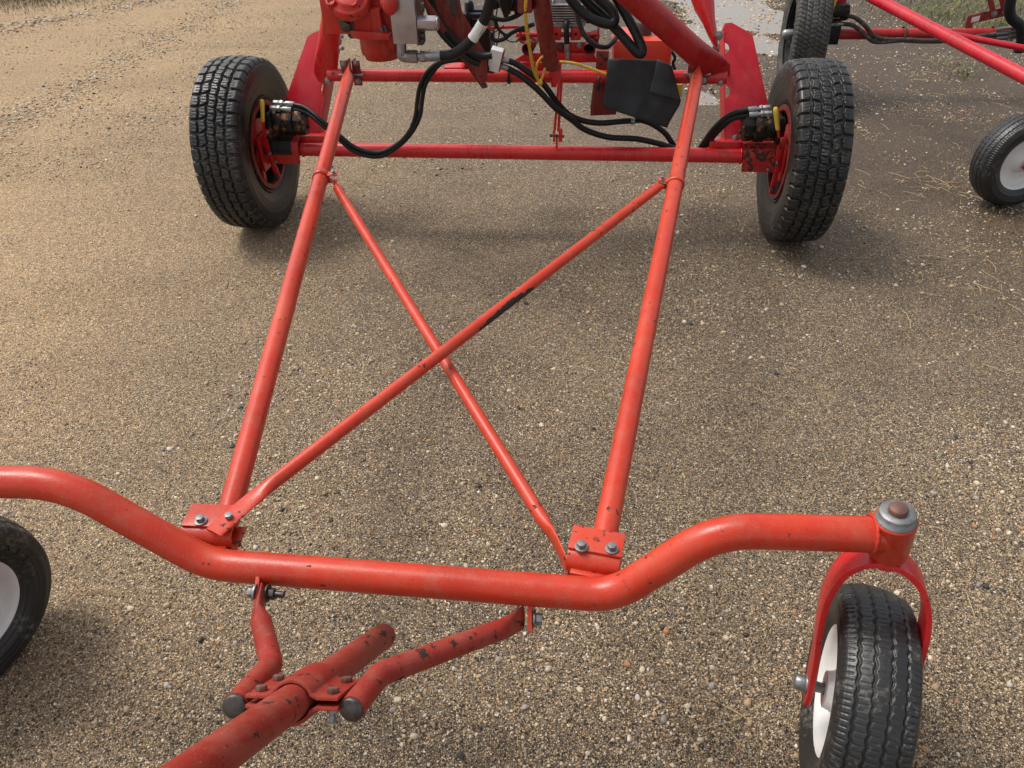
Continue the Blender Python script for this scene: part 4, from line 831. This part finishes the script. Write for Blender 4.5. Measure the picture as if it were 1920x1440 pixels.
MB().lathe(V(1229, 126, -.05), -dY, [(0, .004), (.001, .004), (.001, 0)], 10).build('eyelet', 'hole', fl)
# ================================================================== the second machine at the right
m2 = empty('auger_transport', G(1560, 130), 'second red auger transport parked at the upper right, partly in view', 'farm machine')
PS2 = -.14; e2 = Vector((math.cos(PS2), math.sin(PS2), 0)); n2 = Vector((-math.sin(PS2), math.cos(PS2), 0)); W2 = Vector((1.885, 5.14, .36))
wheel('drive_wheel', m2, W2, PS2-.06+math.pi, HW, RIM, 'tyre2', extra=(('hub', HUB),), roll=.3)
MB().lathe(W2-e2*.06, -e2, [(0, .03), (.055, .029), (.068, .022), (.072, 0)], 24).build('hub_cap', 'steel', m2)
V2 = lambda x, y, o_: V(x, y, o_, W2, n2)
MB().sweep([V2(1555, 64, 0), V2(1960, 63, 0)], .031, 22).build('axle_tube', 'deep', m2)
MB().box(V2(1560, 62, 0), e2, n2, dZ, .07, .12, .11).build('drive_housing', 'black', m2, bevel=.006); MB().box(V2(1569, 10, .04), e2, n2, dZ, .10, .012, .36).build('side_plate', 'crimson', m2, bevel=.001)
c = V2(1574, 22, -.04); MB().lathe(c, e2, [(-.05, 0), (-.05, .05), (.03, .052), (.05, .048), (.055, .03), (.055, 0)], 10, smooth=False).build('hydraulic_motor', 'motor', m2, bevel=.003)
MB().sweep([V2(1572, -14, -.08), V2(1557, 26, -.09)], [(.011, .008), (.010, .008)], 12).build('grip', 'yellow', m2)
for (x0, y0_), (x1_, y1_) in (((1559, 32), (1586, 30)), ((1556, 46), (1582, 45))):
    a, b_ = V2(x0, y0_, -.07), V2(x1_, y1_, -.07); t = b_-a; MB().hexa(a, a+t*.35, .013).hexa(a+t*.37, a+t*.55, .015).cyl(a+t*.5, b_, .012, 14).build('hose_fitting', 'steel', m2, bevel=.0008)
hose('motor_hose', [V2(1585, 30, -.07), V2(1603, 33, -.07), V2(1622, 48, -.07), V2(1640, 68, -.06), V2(1665, 74, -.05), V2(1700, 74, -.05), V2(1740, 76, -.05), V2(1800, 74, -.05), V2(1850, 66, -.05), V2(1900, 62, -.05)], .0125, m2, 'dustyhose')
hose('motor_hose', [V2(1581, 45, -.07), V2(1600, 48, -.07), V2(1618, 62, -.07), V2(1636, 77, -.06), V2(1655, 79, -.055), V2(1690, 76, -.05), V2(1740, 78, -.05), V2(1800, 76, -.05), V2(1900, 70, -.05)], .0125, m2, 'dustyhose')
for x in (1694, 1862): MB().lathe(V2(x, 64, -.008), e2, [(-.006, .047), (.006, .047), (.006, .043), (-.006, .043)], 24, close=True).build('hose_strap', 'dustyhose', m2)
A2, B2 = V2(1600, -24, -.05), G(1990, 180, .47); t2 = (B2-A2).normalized(); 
st2 = MB().sweep([A2, B2], .031, 24).build('side_tube', 'crimson', m2)
kc = on_tube(A2, B2, 60); MB().lathe(kc, t2, [(-.014, .0335), (.014, .0335), (.014, .0305), (-.014, .0305)], 24, close=True).build('clamp_collar', 'crimson', m2)
MB().sweep([G(1762, 60, .50), G(1990, 104, .44)], .0165, 18).build('cross_brace', 'crimson', m2)
A_, B_ = V2(1812, 38, .10), V2(1890, 20, .10); lk = MB().box((A_+B_)/2, B_-A_, n2, dZ, (B_-A_).length, .012, .055).build('lift_link', 'dull', m2, bevel=.001)
MB().box(V2(1829, 36, .091), B_-A_, n2, dZ, .045, .002, .03).build('sticker', 'label', lk); MB().box(V2(1816, 48, .10), e2, n2, dZ, .04, .02, .06).build('link_foot', 'dull', m2)
for (x0, y0_), (x1_, y1_) in (((1852, -20), (1863, 26)), ((1874, -20), (1884, 22))):
    a, b_ = V2(x0, y0_, .085), V2(x1_, y1_, .085); MB().box((a+b_)/2, b_-a, e2, n2, (b_-a).length, .035, .01).build('link_strap', 'dull', m2, bevel=.001); bolt(lk, b_-n2*.006, -n2, .012)
hose('slack_hose', [V2(1900, -20, -.12), V2(1893, 12, -.12), V2(1897, 34, -.12), V2(1914, 50, -.12), V2(1916, 76, -.12), V2(1910, 98, -.12)], .03, m2)
va = MB()
for y in (55, 63, 71): va.cyl(V2(1868, y, -.06), V2(1912, y-4, -.06), .011, 12)
va.build('hose_fittings', 'steel', m2)
MB().box(V2(1897, 60, -.05), e2, n2, dZ, .03, .03, .10).build('valve_plate', 'alu', m2, bevel=.001)
wc2 = Vector((2.345, 3.39, .208)); cw = wheel('caster_wheel', m2, wc2, -1.41, CT, CRIM, 'tyre3', roll=1.)
cl2 = Vector((math.cos(-1.41), math.sin(-1.41), 0))
for sg in (-1, 1): MB().box(wc2+cl2*(sg*.085)+dZ*.12+Vector((.09, -.01, 0)), Vector((.8, -.1, 1)), cl2, Vector((1, 0, -.8)), .36, .010, .05).build('fork_leg', 'crimson', m2, bevel=.001)
# ================================================================== weeds and straw
def blades(name, mat, spots, label, hmin, hmax, wid, kind='stuff', flat=False):
    V_, F_ = [], []
    for c, n_, rx, ry in spots:
        for _ in range(n_):
            x, y = c.x+random.gauss(0, rx), c.y+random.gauss(0, ry); z = float(hgt(x, y)); an = random.uniform(0, 6.28); h = random.uniform(hmin, hmax); k = len(V_)
            ln = random.uniform(.4, 1.3)*h; dx, dy = math.cos(an), math.sin(an); sx, sy = -dy*wid*random.uniform(.6, 1.3), dx*wid*random.uniform(.6, 1.3)
            if flat:
                l = h; zt = random.uniform(.001, .012); cv = random.uniform(-.25, .25)*l
                for q in range(4):
                    t = q/3; ox, oy = x+dx*l*t-dy*cv*t*t, y+dy*l*t+dx*cv*t*t; zz = float(hgt(ox, oy))+.004+zt*math.sin(t*2.6)
                    V_ += [(ox-sx, oy-sy, zz), (ox, oy, zz+wid), (ox+sx, oy+sy, zz)]
                for q in range(3):
                    b = k+q*3; F_ += [(b, b+1, b+4, b+3), (b+1, b+2, b+5, b+4)]
            else:
                for q, (t, wv_) in enumerate(((0, 1), (.4, .9), (.75, .6))):
                    V_ += [(x+dx*ln*t*t-sx*wv_, y+dy*ln*t*t-sy*wv_, z+h*(t-.25*t*t)), (x+dx*ln*t*t+sx*wv_, y+dy*ln*t*t+sy*wv_, z+h*(t-.25*t*t))]
                V_.append((x+dx*ln, y+dy*ln, z+h*.72)); F_ += [(k, k+1, k+3, k+2), (k+2, k+3, k+5, k+4), (k+4, k+5, k+6)]
    me = bpy.data.meshes.new(name); me.from_pydata(V_, [], F_); me.update(); return tag(link(name, me, mat), label, None, None, kind)
MT['grass'] = simple('dry_green_grass', (.13, .16, .045), .7, 0, .5, 9., spot=((.32, .26, .12), .54, 7.), bump=0)
MT['straw'] = simple('straw', (.42, .31, .16), .6, 0, .35, 14., bump=0)
blades('grass', 'grass', [(G(1715, 12), 420, .35, .3), (G(1760, 28), 260, .2, .18), (G(1845, 48), 420, .35, .16), (G(1890, 10), 420, .4, .3), (G(1800, 5), 240, .4, .3), (G(1912, 45), 260, .15, .15), (G(1805, 142), 40, .05, .05), (G(1780, 130), 30, .15, .1)], 'thin tufts of grass and weeds at the far edges of the yard', .03, .11, .0022)
MT['dryweed'] = simple('dry_weed', (.085, .07, .032), .75, 0, .5, 9., spot=((.055, .065, .022), .56, 6.), bump=0)
blades('dry_weeds', 'dryweed', [(G(100, -10), 3600, .85, .30), (G(0, 6), 2200, .5, .28), (G(220, -22), 1500, .5, .15)], 'low dry weeds along the verge in the upper left corner', .02, .06, .002)
blades('straw_bits', 'straw', [(G(1740, 350), 34, .13, .10), (G(1830, 520), 26, .2, .15), (G(1700, 330), 14, .12, .1), (G(1560, 1400), 10, .15, .1), (G(1400, 800), 7, .3, .25), (G(1700, 800), 10, .4, .3), (G(300, 900), 4, .3, .25), (G(1250, 1250), 4, .2, .1), (G(1800, 1150), 5, .15, .15), (G(700, 600), 4, .4, .3), (G(1750, 200), 60, .5, .5)], 'scattered bits of dry straw lying on the gravel', .03, .13, .0011, flat=True)
